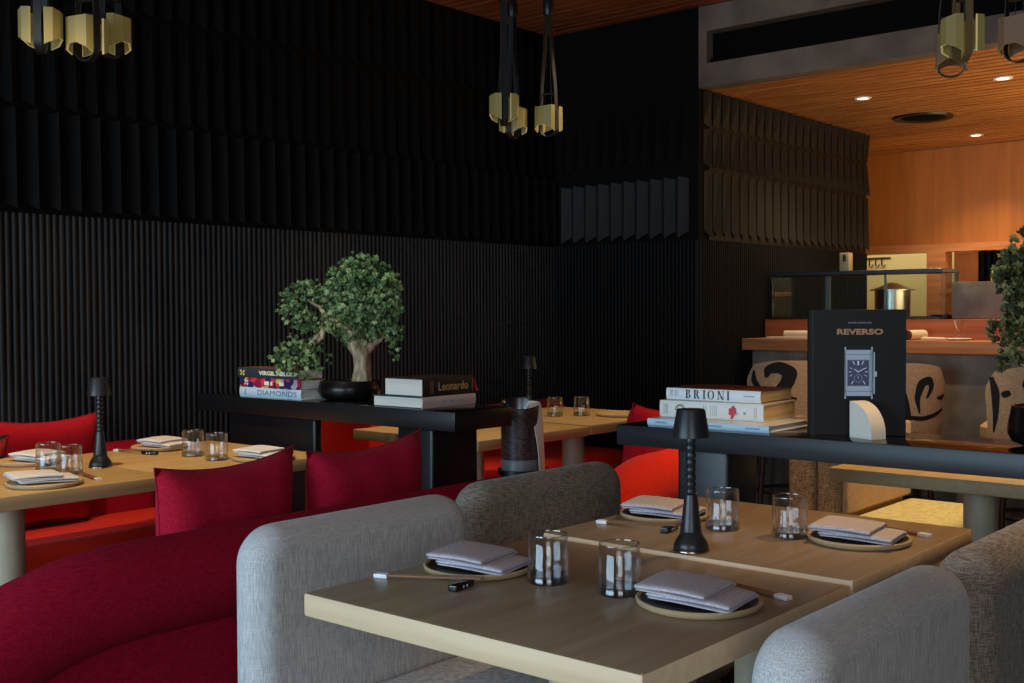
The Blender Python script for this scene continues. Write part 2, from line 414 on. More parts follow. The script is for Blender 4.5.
# back wall
bm = bmesh.new(); add_box(bm, WX-.12, PX, WY, WY+.12, 0, CEIL+.1)
struct(mesh_obj('wall_back', bm, M['wall_dark'], None, False))
bm = bmesh.new(); ribs(bm, 'x', WY-.002, WX+.02, PX, 0.0, 1.685, .026, .016, -1)
struct(mesh_obj('wall_back', bm, M['wall_back'], None, True, 60))
bm = bmesh.new()
pleats(bm, 'x', WY-.002, WX+.06, PX-.06, 1.70, 2.06, .1, .045, .05, -1, slant=.04, peak=.5, flat=.0)
struct(mesh_obj('wall_back', bm, M['wall_facet'], None, False))
bm = bmesh.new()
pleats(bm, 'x', WY-.002, WX+.06, PX-.06, 2.14, 2.5, .1, .008, .02, -1)
struct(mesh_obj('wall_back', bm, M['wall_dark'], None, False))
# partition running away from the corner
PY1 = 8.12
bm = bmesh.new(); add_box(bm, PX-.16, PX, WY+.1, PY1, 0, KCEIL)
struct(mesh_obj('wall_partition', bm, M['wall_brown'], None, False))
bm = bmesh.new(); ribs(bm, 'y', PX+.001, WY+.0, PY1, 0.0, 1.69, .026, .012, 1)
struct(mesh_obj('wall_partition', bm, M['wall_back'], None, True, 60))
bm = bmesh.new()
pleats(bm, 'y', PX+.001, WY+.0, PY1, 1.70, 2.10, .11, .018, .030, 1, slant=.045, peak=.92, flat=.5)
pleats(bm, 'y', PX+.001, WY+.0, PY1, 2.11, 2.34, .11, .012, .034, 1, slant=.02, peak=.92, flat=.45)
pleats(bm, 'y', PX+.001, WY+.0, PY1, 2.35, 2.56, .11, .034, .012, 1, slant=.02, peak=.92, flat=.45)
struct(mesh_obj('wall_partition', bm, M['wall_brown'], None, False))
# bulkhead over the opening, with the linear slot
bm = bmesh.new()
add_box(bm, PX+.002, 3.0, WY, WY+.12, KCEIL, 2.70)
add_box(bm, PX+.002, 3.0, WY, WY+.12, 2.885, CEIL)
add_box(bm, PX+.002, PX+.055, WY, WY+.12, 2.70, 2.885)
struct(mesh_obj('wall_bulkhead', bm, M['concrete'], None, False))
v = thing('air_slot', 'long black linear air slot in the grey plaster bulkhead', 'air vent', (0, WY, 2.79))
box('recess', M['void'], v, PX+.056, 2.99, .07, .11, -.089, .089)
box('lip', M['void'], v, PX+.0565, 2.985, .035, .045, -.0885, -.06)
# kitchen back wall: veneer over a serving opening
bm = bmesh.new()
add_box(bm, -5.2, 3.0, KY, KY+.1, 1.80, KCEIL)
add_box(bm, -5.2, 3.0, KY, KY+.1, 0, 1.22)
for x in (-3.37, -1.6, -.2):
    add_box(bm, x-.005, x+.005, KY-.004, KY, 1.80, KCEIL)
struct(mesh_obj('wall_kitchen', bm, M['kit_wood'], None, False))
bm = bmesh.new(); add_box(bm, -5.2, 3.0, KY-.05, KY+.1, 1.735, 1.80)
add_box(bm, -3.40, -3.25, KY-.05, KY+.1, 1.22, 1.735)
struct(mesh_obj('trim_1', bm, M['counter_wood'], None, False))
bm = bmesh.new(); add_box(bm, -5.2, 3.0, 10.4, 10.5, 0, KCEIL)
struct(mesh_obj('wall_pantry', bm, M['cream'], None, False))
bm = bmesh.new(); add_box(bm, -3.05, -2.3, KY+.12, KY+.2, .9, 1.735)
struct(mesh_obj('wall_screen', bm, M['black'], None, False))
bm = bmesh.new(); ribs(bm, 'x', KY+.12, -3.05, -2.3, .9, 1.735, .05, .02, -1)
struct(mesh_obj('wall_screen', bm, M['wall_dark'], None, True))
bm = bmesh.new(); add_box(bm, -3.24, -3.05, KY+.12, KY+.2, .9, 1.735)
struct(mesh_obj('wall_screen', bm, M['kit_wood'], None, False))
bm = bmesh.new(); add_box(bm, -5.3, -5.2, WY+.12, 10.5, 0, KCEIL+.1)
struct(mesh_obj('wall_side', bm, M['kit_wood'], None, False))

# round ceiling speaker and downlights
sp = thing('ceiling_speaker', 'large round black grille flush in the amber slatted ceiling', 'ceiling speaker', (-2.86, 7.62, KCEIL))
lathe('ring', M['black'], sp, [(.0, -.004), (.15, -.004), (.165, -.012), (.19, -.012), (.195, .0)], 40)
lathe('grille', M['void'], sp, [(0, -.016), (.07, -.014), (.14, -.006)], 40)
DL = [(-2.882, 6.695, 'recessed downlight nearest the dark pleated partition in the amber ceiling'),
      (-2.86, 8.673, 'recessed downlight beyond the round speaker, closest to the orange veneer wall'),
      (-2.047, 6.648, 'recessed downlight at the right edge, beside the hanging glass lanterns')]
for x, y, lb in DL:
    d = thing('downlight', lb, 'downlight', (x, y, KCEIL), 0, 'downlights in the amber ceiling')
    lathe('trim_ring', M['white'], d, [(.034, -.001), (.036, -.006), (.05, -.005), (.052, .0)], 28)
    lathe('lens', M['downlight'], d, [(0, -.003), (.034, -.003)], 28)

# ------------------------------------------------------------------ tables
def make_table(label, cx, y0, y1, zt, top, side, group, W=.757, legs='column'):
    L = y1-y0; cy = (y0+y1)/2
    t = thing('dining_table', label, 'table', (cx, cy, 0), 0, group)
    bm = bmesh.new(); add_box(bm, -W/2, W/2, -L/2, L/2, zt-.045, zt, .006, 2)
    # soften the four vertical corners
    for f in bm.faces:
        f.material_index = 0 if f.normal.z > .9 else 1
    mesh_obj('tabletop', bm, [top, side], t)
    lathe('column', M['column'], t, [(.055, .03), (.055, zt-.0455)], 28)
    lathe('base_plate', M['black'], t, [(0, .0), (.2, .0), (.2, .012), (.1, .024), (.055, .032)], 36)
    return t
TX, TLX = -1.283, -3.58
G1 = 'square dining tables'
make_table('taupe oak table nearest the camera, between the two pale grey chairs', TX, 1.345, 2.038, .75, M['table_dark'], M['table_side'], G1)
make_table('taupe oak table holding the black lamp, between the two charcoal tweed chairs', TX+.006, 2.048, 2.715, .757, M['table_dark'], M['table_side'], G1)
make_table('honey oak table at the left edge of the photo carrying a black lamp', TLX, 1.345, 2.057, .75, M['table_light'], M['table_light_side'], G1)
make_table('honey oak table beside the ribbed wall, in front of the shelf with the bonsai', TLX, 2.062, 2.735, .75, M['table_light'], M['table_light_side'], G1)
make_table('honey oak table seen behind the wine cooler, its corner leg tan', -3.45, 3.39, 4.14, .75, M['table_light'], M['table_light_side'], G1)
make_table('honey oak table in the far corner with two tumblers near a black lamp', -3.44, 4.145, 4.86, .755, M['table_light'], M['table_light_side'], G1)
make_table('pale oak table just visible under the grey shelf at the right edge', -1.26, 3.535, 4.24, .75, M['table_light'], M['table_light_side'], G1)

# ------------------------------------------------------------------ upholstered chairs
def chair_parts(t, cloth, seatm, half=.335):
    bm = bmesh.new(); hz, cr = .808, .085
    x0, x1, rr = -.335, -.215, .055
    def outline(d):
        h, zt, c = half-d, hz-d, cr-d
        cb = max(.055-d, .002)
        out = [(-h+cb-cb*math.cos(PI/2*k/6), .1+d+cb-cb*math.sin(PI/2*k/6)) for k in range(7)]
        out += [(h-cb+cb*math.sin(PI/2*k/6), .1+d+cb-cb*math.cos(PI/2*k/6)) for k in range(7)]
        out += [(h-c+c*math.cos(PI/2*k/8), zt-c+c*math.sin(PI/2*k/8)) for k in range(9)]
        out += [(-h+c-c*math.sin(PI/2*k/8), zt-c+c*math.cos(PI/2*k/8)) for k in range(9)]
        return out
    prof = [(x0+rr-rr*math.cos(PI/2*k/7)*1., rr-rr*math.sin(PI/2*k/7)) for k in range(8)]
    prof = prof+[(x1-rr+rr*math.sin(PI/2*k/7), rr-rr*math.cos(PI/2*k/7)) for k in range(8)]
    rings = [[bm.verts.new((x, y, z)) for y, z in outline(d)] for x, d in prof]
    for a, b in zip(rings[:-1], rings[1:]):
        for k in range(len(a)): bm.faces.new((a[k], a[(k+1) % len(a)], b[(k+1) % len(a)], b[k]))
    bm.faces.new(rings[0][::-1]); bm.faces.new(rings[-1])
    mesh_obj('backrest', bm, cloth, t, True, 60)
    bm = bmesh.new(); add_box(bm, -.212, .18, -half+.01, half-.01, .22, .42, .045, 5)
    mesh_obj('seat', bm, seatm, t, True, 60)
    bm = bmesh.new(); add_box(bm, -.3, .15, -half+.04, half-.04, .1, .22, .02, 2)
    mesh_obj('seat_base', bm, cloth, t)
    for x in (-.28, .13):
        for y in (-half+.07, half-.07):
            lathe('leg', M['black'], t, [(0, 0), (.016, 0), (.02, .105), (0, .105)], 12, x, y)
GC = 'upholstered dining chairs'
CH = [('pale', (-1.735, 1.80, 0), 0, 'pale grey tweed chair left of the nearest table, beside the crimson sofa'),
      ('dark', (-1.79, 2.555, 0), 0, 'charcoal tweed chair left of the second table, in front of the wine cooler'),
      ('pale', (-1.025, 1.785, 0), PI, 'pale grey chair seen from behind at the lower right corner'),
      ('dark', (-1.015, 2.50, 0), PI, 'charcoal tweed chair seen from behind at the right edge of the photo'),
      ('tan', (-1.77, 4.755, 0), 0, 'pale tweed chair with warm spot light painted into its cloth, seen under the grey shelf')]
for kind, loc, rz, lb in CH:
    t = thing('dining_chair', lb, 'chair', loc, rz, GC)
    chair_parts(t, {'pale': M['tweed_light'], 'dark': M['tweed_dark'], 'tan': M['tweed_warm_lit'], 'spotlit_back': M['spotlit_back']}[kind],
                {'pale': M['seat_cloth'], 'dark': M['tweed_dark'], 'tan': M['spotlit_seat']}[kind], .355 if kind == 'tan' else (.348 if kind == 'dark' else .335))
    if kind == 'tan':
        box('back_shell', M['tweed_warm_lit'], t, -.455, -.334, -.355, .355, .1, .80, .03, 4)
        box('lit_face', M['spotlit_back'], t, -.2145, -.19, -.345, .345, .43, .77, .012, 3)  # thin sheet added to carry the painted light on the backrest front

# ------------------------------------------------------------------ rounded sofas
def make_sofa(label, loc, cloth, length=1.31):
    """back faces +X; near end (-Y) curves down to the floor; local y 0 = where the curve starts"""
    t = thing('crimson_sofa', label, 'sofa', loc)
    zc, r = .625, .115
    path = [(0, length, zc), (0, length*.5, zc), (0, 0, zc)]
    for k in range(1, 13):
        a = PI/2*k/12
        path.append((0, -.62*math.sin(a), zc-.5+.5*math.cos(a)))
    fine = []
    for a, b in zip(path[:-1], path[1:]):
        for k in range(3): fine.append(Vector(a).lerp(Vector(b), k/3))
    fine.append(Vector(path[-1]))
    bm = bmesh.new(); add_tube(bm, fine, r, 28)
    mesh_obj('back_bolster', bm, cloth, t, True, 70)
    poly = [(length-.01, .06)] + [(p[1], p[2]) for p in path] + [(-.62, .06)]
    bm = bmesh.new()
    add_prism(bm, poly, -.03, .055, Matrix(((0, 0, 1, 0), (1, 0, 0, 0), (0, 1, 0, 0), (0, 0, 0, 1))))
    mesh_obj('back_panel', bm, cloth, t, False)
    bm = bmesh.new(); add_box(bm, -.68, -.1, -.3, length-.02, .12, .42, .05, 4)
    mesh_obj('seat', bm, cloth, t, True, 60)
    box('plinth', M['black'], t, -.62, -.08, -.25, length-.05, 0, .12, .005)
    return t
make_sofa('long crimson sofa with thick rounded back at the lower left', (-2.385, 1.42, 0), M['crimson'])
make_sofa('crimson sofa coloured spot-lit vermilion with rounded end behind the grey shelf post', (-2.385, 3.70, 0), M['red'], .42)  # crimson like the long sofa, spot-lit orange is put into the wool colour
def make_bench(label, loc, cloth, backm, L):
    t = thing('wall_bench', label, 'bench', loc)
    bm = bmesh.new(); add_box(bm, .18, .64, 0, L, .14, .44, .05, 4); mesh_obj('seat', bm, cloth, t, True, 60)
    bm = bmesh.new(); add_box(bm, .025, .2, 0, L, .14, .725, .07, 5); mesh_obj('backrest', bm, backm, t, True, 60)
    box('plinth', M['black'], t, .05, .58, .03, L-.03, 0, .14, .005)
    return t
make_bench('red wall bench with scarlet seat below the ribbed wall, at the left tables', (WX, .2, 0), M['red'], M['crimson'], 2.55)
make_bench('vermilion wall bench in the far corner behind the black bonsai shelf', (WX, 3.32, 0), M['red'], M['red'], 2.35)

# ------------------------------------------------------------------ cushions
def make_pillow(label, m, loc, rot, w=.46, h=.44, t=.13, group='cushions on the sofas', lean=0.):
    n = 18; bm = bmesh.new()
    sides = []
    for sgn in (-1, 1):
        g = []
        for i in range(n+1):
            row = []
            for j in range(n+1):
                u = 2*i/n-1; v = 2*j/n-1
                x = u*w/2*(1-.09*(1-abs(v)**2)*abs(u)**4 ); z = v*h/2*(1-.13*(1-abs(u)**2)*abs(v)**4)
                d = sgn*t/2*((1-u**4)**.5)*((1-v**4)**.5)
                d *= 1+.04*math.sin(9*u+3*v)
                row.append(bm.verts.new((x, d, z)))
            g.append(row)
        for i in range(n):
            for j in range(n):
                bm.faces.new((g[i][j], g[i+1][j], g[i+1][j+1], g[i][j+1]))
    bmesh.ops.remove_doubles(bm, verts=bm.verts[:], dist=.0008)
    o = thing('cushion', label, 'cushion', loc, 0, group)
    o.rotation_euler = rot
    mesh_obj('cover', bm, m, o, True, 80)
    pts = []
    for k in range(4*n+1):
        e, f = divmod(k, n); f = 2*f/n-1; e %= 4
        u, v = [(f, -1), (1, f), (-f, 1), (-1, -f)][e]
        x = u*w/2*(1-.09*(1-abs(v)**2)*abs(u)**4); z = v*h/2*(1-.13*(1-abs(u)**2)*abs(v)**4)
        pts.append((x, 0, z))
    tube('seam', m, o, pts, .0022, 6)
    return o
R90 = PI/2
make_pillow('crimson cushion upright on the long sofa, nearest the left oak table', M['pillow'], (-2.60, 1.84, .655), (math.radians(6), math.radians(-2), R90), .45, .46, .15)
make_pillow('crimson cushion on the long sofa, half hidden by the pale chair', M['pillow'], (-2.57, 2.32, .655), (math.radians(6), math.radians(-3), R90), .46, .47, .15)
make_pillow('scarlet cushion leaning on the wall bench behind the left lamp', M['redpillow'], (-4.24, 2.15, .66), (math.radians(10), 0, R90), .46, .45, .14)
make_pillow('dark patterned cushion cut by the left edge of the photo', M['plaid'], (-4.09, 1.74, .64), (math.radians(10), 0, R90), .40, .40, .13)
make_pillow('crimson cushion peeking above the grey shelf behind the white books', M['redpillow'], (-2.45, 3.76, .68), (math.radians(6), math.radians(4), R90), .46, .46, .14)
make_pillow('orange red cushion on the far wall bench, seen under the bonsai shelf', M['red'], (-4.2, 3.60, .66), (math.radians(8), math.radians(0), R90), .46, .42, .14)

# ------------------------------------------------------------------ shelves
SZ = .93
def make_shelf(label, x0, x1, panels, th, sm):
    t = thing('shelf', label, 'shelf', (x0, 2.80, 0))
    L = x1-x0
    bm = bmesh.new(); add_box(bm, 0, L, 0, .30, SZ-th, SZ, .0025, 2)
    for f in bm.faces: f.material_index = 1 if f.normal.z > .9 else 0
    o = mesh_obj('slab', bm, [sm, M['shelf_top']], t)
    # rounded near corners
    for a, b, y0, y1 in panels:
        box('upright', sm, t, a-x0, b-x0, y0, y1, 0, SZ-th, .012, 3)
    return t
make_shelf('black shelf in front of the ribbed wall carrying the bonsai and art books', -4.15, -2.645, [(-3.97, -3.415, .03, .07), (-2.98, -2.80, .05, .29)], .068, M['shelf_shaded'])
make_shelf('black shelf, grey window sheen in its colour, behind the second table carrying the white books', -1.975, .35, [(-1.80, -1.63, .06, .24), (-.1, .1, .06, .24)], .060, M['shelf'])

# ------------------------------------------------------------------ table lamps
def make_lamp(label, loc):
    t = thing('table_lamp', label, 'lamp', loc, 0, 'black cordless table lamps')
    lathe('foot', M['lamp_foot'], t, [(0, 0), (.039, 0), (.0395, .003), (.038, .006), (0, .006)], 36)
    lathe('base', M['lamp_black'], t, [(0, .006), (.037, .006), (.0375, .012), (.034, .022), (.026, .034), (.0225, .040), (.0235, .043), (.0225, .046), (.019, .075), (.0155, .105), (.0135, .121), (0, .121)], 36, angle=25)
    prof = [(0, .121)]
    z = .121
    for k in range(8):
        prof += [(.0092, z), (.0108, z+.0025), (.0113, z+.006), (.0108, z+.0115), (.0092, z+.014)]
        z += .0155
    prof += [(.0092, .247), (0, .247)]
    lathe('stem', M['lamp_black'], t, prof, 24, angle=25)
    bm = bmesh.new()
    for k in range(1, 8):
        zz = .121+k*.0155-.0009
        add_lathe(bm, [(.0094, zz-.0006), (.0104, zz), (.0094, zz+.0006)], 20)
    mesh_obj('groove_ring', bm, M['lamp_band'], t)
    lathe('shade', M['lamp_black'], t, [(.0385, .246), (.0405, .245), (.0305, .301), (.029, .3045), (0, .305), (0, .302), (.028, .301), (.0385, .246)], 40, angle=30)
    return t
make_lamp('black cordless lamp standing on the second taupe table', (-1.278, 2.086, .757))
make_lamp('black cordless lamp on the left honey table before the scarlet cushion', (-3.562, 2.018, .75))
make_lamp('black cordless lamp in the far corner, above the wine cooler', (-3.45, 4.17, .755))

# ------------------------------------------------------------------ tumblers
def make_glass(label, loc):
    t = thing('tumbler', label, 'glass', loc, 0, 'clear water tumblers')
    lathe('wall', M['glass'], t, [(.0412, .004), (.0405, .02), (.0380, .0925), (.0374, .0932), (.0366, .0925), (.0388, .016)], 40, angle=60)
    lathe('base', M['glass_base'], t, [(0, 0), (.039, 0), (.0412, .004), (.0406, .012), (.0388, .0155), (0, .0125)], 40, angle=30)
    bm = bmesh.new(); add_lathe(bm, [(.0379, .0912), (.0382, .0926), (.0374, .0936), (.0366, .0926), (.0368, .0912)], 40)
    mesh_obj('rim', bm, M['glass_rim'], t, True, 80)
    return t
g0 = None
GL = [((-1.360, 1.70, .75), 'tumbler on the nearest table beside the pale chair'),
      ((-1.202, 1.712, .75), 'tumbler nearest the camera, left of the nearest napkin'),
      ((-1.351, 2.346, .757), 'tumbler on the second table just right of the black lamp'),
      ((-1.185, 2.358, .757), 'tumbler on the second table left of the far right napkin'),
      ((-3.617, 1.862, .75), 'left tumbler of the pair at the left edge of the photo'),
      ((-3.496, 1.873, .75), 'right tumbler of the pair left of the black lamp at the left edge'),
      ((-3.576, 2.393, .75), 'left tumbler of the pair on the honey table before the ribbed wall'),
      ((-3.413, 2.382, .75), 'right tumbler of the pair on the honey table before the ribbed wall'),
      ((-3.475, 4.40, .755), 'left tumbler on the far corner table behind the cooler'),
      ((-3.385, 4.50, .755), 'right tumbler on the far corner table behind the cooler')]
for loc, lb in GL:
    if g0 is None: g0 = make_glass(lb, loc)
    else: dup(g0, loc, random.uniform(0, 6), lb)

# ------------------------------------------------------------------ plates, napkins, chopsticks
def make_plate(label, loc, top, rim, r=.112):
    t = thing('serving_plate', label, 'plate', loc, 0, 'round wooden plates')
    lathe('rim', rim, t, [(0, 0), (r-.012, 0), (r-.002, .005), (r, .012), (r-.003, .0145), (r-.008, .013)], 56, angle=50)
    lathe('face', top, t, [(r-.008, .013), (r-.012, .0115), (0, .011)], 56)
    return t
def make_napkin(label, loc, rz, m, w=.172, d=.148):
    """linen folded in a concertina, with a second shorter fold on the right"""
    t = thing('folded_napkin', label, 'napkin', loc, rz, 'folded linen napkins')
    def fold(name, layers, w, d, z0, x0, taper):
        bm = bmesh.new(); lt = .0042; path = []
        for k in range(layers):
            z = z0+lt*(k+.5)
            ys = [-d/2+.0015*k, d/2-.002*k]
            if k % 2: ys = ys[::-1]
            for q in range(7):
                y = ys[0]+(ys[1]-ys[0])*q/6
                path.append((y, z+.0012*math.sin(PI*q/6)))
        n = 8; rows = []
        for i, (y, z) in enumerate(path):
            row = []
            for j in range(n+1):
                s = j/n
                wob = .0009*math.sin(5*s+i*.35)+.0022*math.sin(PI*s)*(z-z0)/(lt*layers)
                row.append(bm.verts.new((x0+(s-.5)*w+taper*y, y+.05*(s-.5)*0, z+wob)))
            rows.append(row)
        for a, b in zip(rows[:-1], rows[1:]):
            for j in range(n): bm.faces.new((a[j], a[j+1], b[j+1], b[j]))
        o = mesh_obj(name, bm, m, t, True, 80)
        s = o.modifiers.new('thick', 'SOLIDIFY'); s.thickness = .0040; s.offset = 0
        s2 = o.modifiers.new('sub', 'SUBSURF'); s2.levels = 1; s2.render_levels = 1
        return o
    fold('lower_fold', 3, w*.98, d*.92, .0015, .022, -.12)
    fold('upper_fold', 3, w*.84, d, .0132, -.012, -.12)
    return t
def make_sticks(group, label, a, b, z, rest_pt, tip_at_b=True, z2=None):
    """two chopsticks side by side from a (white cap) to b (point)"""
    a = Vector((a[0], a[1], 0)); b = Vector((b[0], b[1], 0)); d = (b-a); L = d.length; d.normalize()
    nrm = Vector((-d.y, d.x, 0))
    ang = math.atan2(d.y, d.x)
    for k, off in enumerate((-.0045, .0045)):
        p = a+nrm*off
        t = thing('chopstick', label, 'chopstick', (p.x, p.y, z), ang+(.008 if k else -.008), group)
        zb = .0145 if rest_pt else .004
        bm = bmesh.new()
        add_tube(bm, [(.028, 0, .0042+(zb-.0)*.1), (L, 0, zb+.002)], [.0036, .0022], 8)
        mesh_obj('shaft', bm, M['stick'], t)
        bm = bmesh.new(); add_box(bm, -.0, .029, -.004, .004, .0002, .0084, .001, 2)
        mesh_obj('cap', bm, M['tip'], t)
def make_rest(label, loc, rz):
    t = thing('chopstick_rest', label, 'chopstick rest', loc, rz, 'black chopstick rests')
    bm = bmesh.new(); add_box(bm, -.032, .032, -.010, .010, 0, .013, .003, 3)
    for v in bm.verts:
        if v.co.z > .006: v.co.z -= .002*(1-(v.co.x/.026)**2)
    mesh_obj('block', bm, M['black_gloss'], t)
    bm = bmesh.new()
    for s in (-1, 1):
        add_box(bm, -.004+s*.006, .0+s*.006, -.0104, -.0100, .004, .009)
    mesh_obj('mark', bm, M['watch_white'], t)
    return t
PL = [((-1.532, 1.690, .75), 'dark', 'plate under the lilac napkin on the nearest table, beside the pale chair'),
      ((-1.045, 1.732, .75), 'dark', 'plate under the lilac napkin nearest the camera at lower centre'),
      ((-1.540, 2.391, .757), 'dark', 'plate with napkin on the second table, left of the black lamp'),
      ((-1.040, 2.404, .757), 'dark', 'plate with napkin on the second table at far right'),
      ((-3.85, 1.915, .75), 'pale', 'pale wood plate at the left photo edge by the scarlet cushion'),
      ((-3.325, 1.70, .75), 'pale', 'pale wood plate in front of the tumblers at the left photo edge'),
      ((-3.865, 2.445, .75), 'pale', 'plate with napkin on the honey table against the ribbed wall'),
      ((-3.29, 2.492, .75), 'pale', 'plate with napkin partly hidden behind the nearest crimson cushion'),
      ((-3.74, 4.42, .755), 'light', 'empty pale wood plate on the far table above the wine cooler'),
      ((-3.23, 4.62, .755), 'light', 'empty pale wood plate right of the tumblers on the far table')]
for (x, y, z), kind, lb in PL:
    make_plate(lb, (x, y, z), {'dark': M['plate_top'], 'pale': M['plate_light'], 'light': M['plate_light']}[kind],
               M['plate_light'] if kind == 'light' else M['plate_rim'], .112 if kind != 'light' else .125)
NP = [((-1.532, 1.684), .75, 0.06, 'napkin', 'lilac napkin on the plate beside the pale chair'),
      ((-1.057, 1.726), .75, 0.0, 'napkin', 'lilac napkin with stepped fold nearest the camera'),
      ((-1.545, 2.378), .757, 0.1, 'napkin', 'lilac napkin on the second table, left of the black lamp'),
      ((-1.052, 2.398), .757, 0.0, 'napkin', 'lilac napkin with stepped fold at the far right of the second table'),
      ((-3.83, 1.94), .75, 0.2, 'napkin_white', 'white napkin on the plate by the scarlet cushion'),
      ((-3.33, 1.68), .75, 1.2, 'napkin_white', 'rolled white napkin in front of the tumblers at the left edge'),
      ((-3.855, 2.45), .75, 0.1, 'napkin_white', 'white napkin on the plate against the ribbed wall'),
      ((-3.295, 2.488), .75, 0.1, 'napkin_white', 'white napkin partly hidden behind the nearest crimson cushion')]
for (x, y), z, rz, mk, lb in NP:
    make_napkin(lb, (x, y, z+.0135), rz, M[mk])
ST = [('chopsticks beside the pale chair', 'chopstick with white cap resting on the black rest, nearest table left', (-1.648, 1.515), (-1.43, 1.588), .75, True),
      ('chopsticks behind the nearest napkin', 'chopstick with white cap lying behind the nearest lilac napkin', (-.935, 1.860), (-1.16, 1.905), .75, False),
      ('chopsticks left of the lamp', 'chopstick with white cap on the second table left of the lamp', (-1.624, 2.222), (-1.41, 2.243), .757, True),
      ('chopsticks at the far right napkin', 'chopstick with white cap behind the far right napkin', (-.934, 2.545), (-1.15, 2.59), .757, False),
      ('chopsticks on the left table', 'chopstick with white cap beside the tumblers on the left table', (-3.27, 1.848), (-3.49, 1.895), .75, False),
      ('chopsticks by the ribbed wall', 'chopstick with white cap right of the left lamp near the wall', (-3.935, 2.29), (-3.72, 2.315), .75, True)]
for g, lb, a, b, z, rest in ST: make_sticks(g, lb, a, b, z, rest)
make_rest('black rest under the chopsticks on the nearest table', (-1.452, 1.553, .75), 1.75)
make_rest('black rest left of the lamp on the second table', (-1.432, 2.243, .757), 1.75)
make_rest('black rest on the honey table right of the left lamp', (-3.735, 2.315, .75), .4)

# ------------------------------------------------------------------ books
def make_book(label, loc, rz, w, d, h, cov, spine, paper, decorate=None, group='art books stacked on the shelves', board=.003):
    """lying book: spine on the -Y face, w along X, d along Y"""
    t = thing('art_book', label, 'book', loc, rz, group)
    bm = bmesh.new()
    add_box(bm, 0, w, 0, d, 0, board, .0008, 1); add_box(bm, 0, w, 0, d, h-board, h, .0008, 1)
    mesh_obj('cover', bm, cov, t)
    bm = bmesh.new()
    n = 6; pr = [(.0025, 0.0002)]
    for k in range(n+1):
        a = PI*k/n; pr.append((-.003*math.sin(a), h*(k/n)*.998+.0001))
    pr += [(.0025, h-.0001)]
    add_prism(bm, pr, 0, w, Matrix(((0, 0, 1, 0), (1, 0, 0, 0), (0, 1, 0, 0), (0, 0, 0, 1))))
    mesh_obj('spine', bm, spine, t, True, 50)
    bm = bmesh.new(); add_box(bm, .004, w-.004, .003, d-.004, board, h-board)
    mesh_obj('pages', bm, paper, t, False)
    if decorate: decorate(t, w, d, h)
    return t
def spine_text(t, s, size, x, z, m, sx=1., bold=0., y=-.0037, align='CENTER', name='title'):
    bm = bmesh.new()
    add_text(bm, s, size, frame_mat((x, y, z), (1, 0, 0), (0, 0, 1)), sx, align, .0003, bold)
    return mesh_obj(name, bm, m, t, False)
def didone(t, x0, z0, H, m):
    """the large high-contrast serif capitals B R I O N I"""
    bm = bmesh.new(); A = frame_mat((x0, -.0037, z0), (1, 0, 0), (0, 0, 1))
    tk, hl = H*.17, H*.045
    def bar(x, y, w, h): add_prism(bm, [(x, y), (x+w, y), (x+w, y+h), (x, y+h)], 0, .0006, A)
    def quad(p): add_prism(bm, p, 0, .0006, A)
    def serif(x, w):
        bar(x-H*.07, 0, w+H*.14, hl); bar(x-H*.07, H-hl, w+H*.14, hl)
    def bowl(cx, cy, rx, ry, a0, a1, thick):
        n = 14; o = []; i_ = []
        for k in range(n+1):
            a = a0+(a1-a0)*k/n
            o.append((cx+rx*math.cos(a), cy+ry*math.sin(a)))
            th = hl+(thick-hl)*abs(math.cos(a))
            i_.append((cx+(rx-th)*math.cos(a), cy+(ry-hl)*math.sin(a)))
        for k in range(n): quad([o[k], o[k+1], i_[k+1], i_[k]])
    x = 0
    serif(x, tk); bar(x, 0, tk, H); bowl(x+tk, H*.76, H*.34, H*.24, -PI/2, PI/2, tk*.95); bowl(x+tk, H*.27, H*.40, H*.27, -PI/2, PI/2, tk)
    x = H*1.05
    serif(x, tk); bar(x, 0, tk, H); bowl(x+tk, H*.74, H*.36, H*.26, -PI/2, PI/2, tk); quad([(x+tk+H*.08, H*.5), (x+tk+H*.24, H*.5), (x+tk+H*.5, 0), (x+tk+H*.33, 0)])
    x = H*2.25
    serif(x, tk); bar(x, 0, tk, H)
    x = H*2.78
    bowl(x+H*.42, H*.5, H*.42, H*.52, 0, 2*PI, tk)
    x = H*4.12
    bar(x, 0, hl, H); bar(x-H*.08, 0, H*.2, hl); bar(x+H*.62, 0, hl, H); bar(x+H*.55, H-hl, H*.2, hl); quad([(x-H*.06, H), (x+H*.13, H), (x+H*.62+hl, 0), (x+H*.5, 0)])
    x = H*5.3
    serif(x, tk); bar(x, 0, tk, H)
    mesh_obj('title', bm, m, t, False)
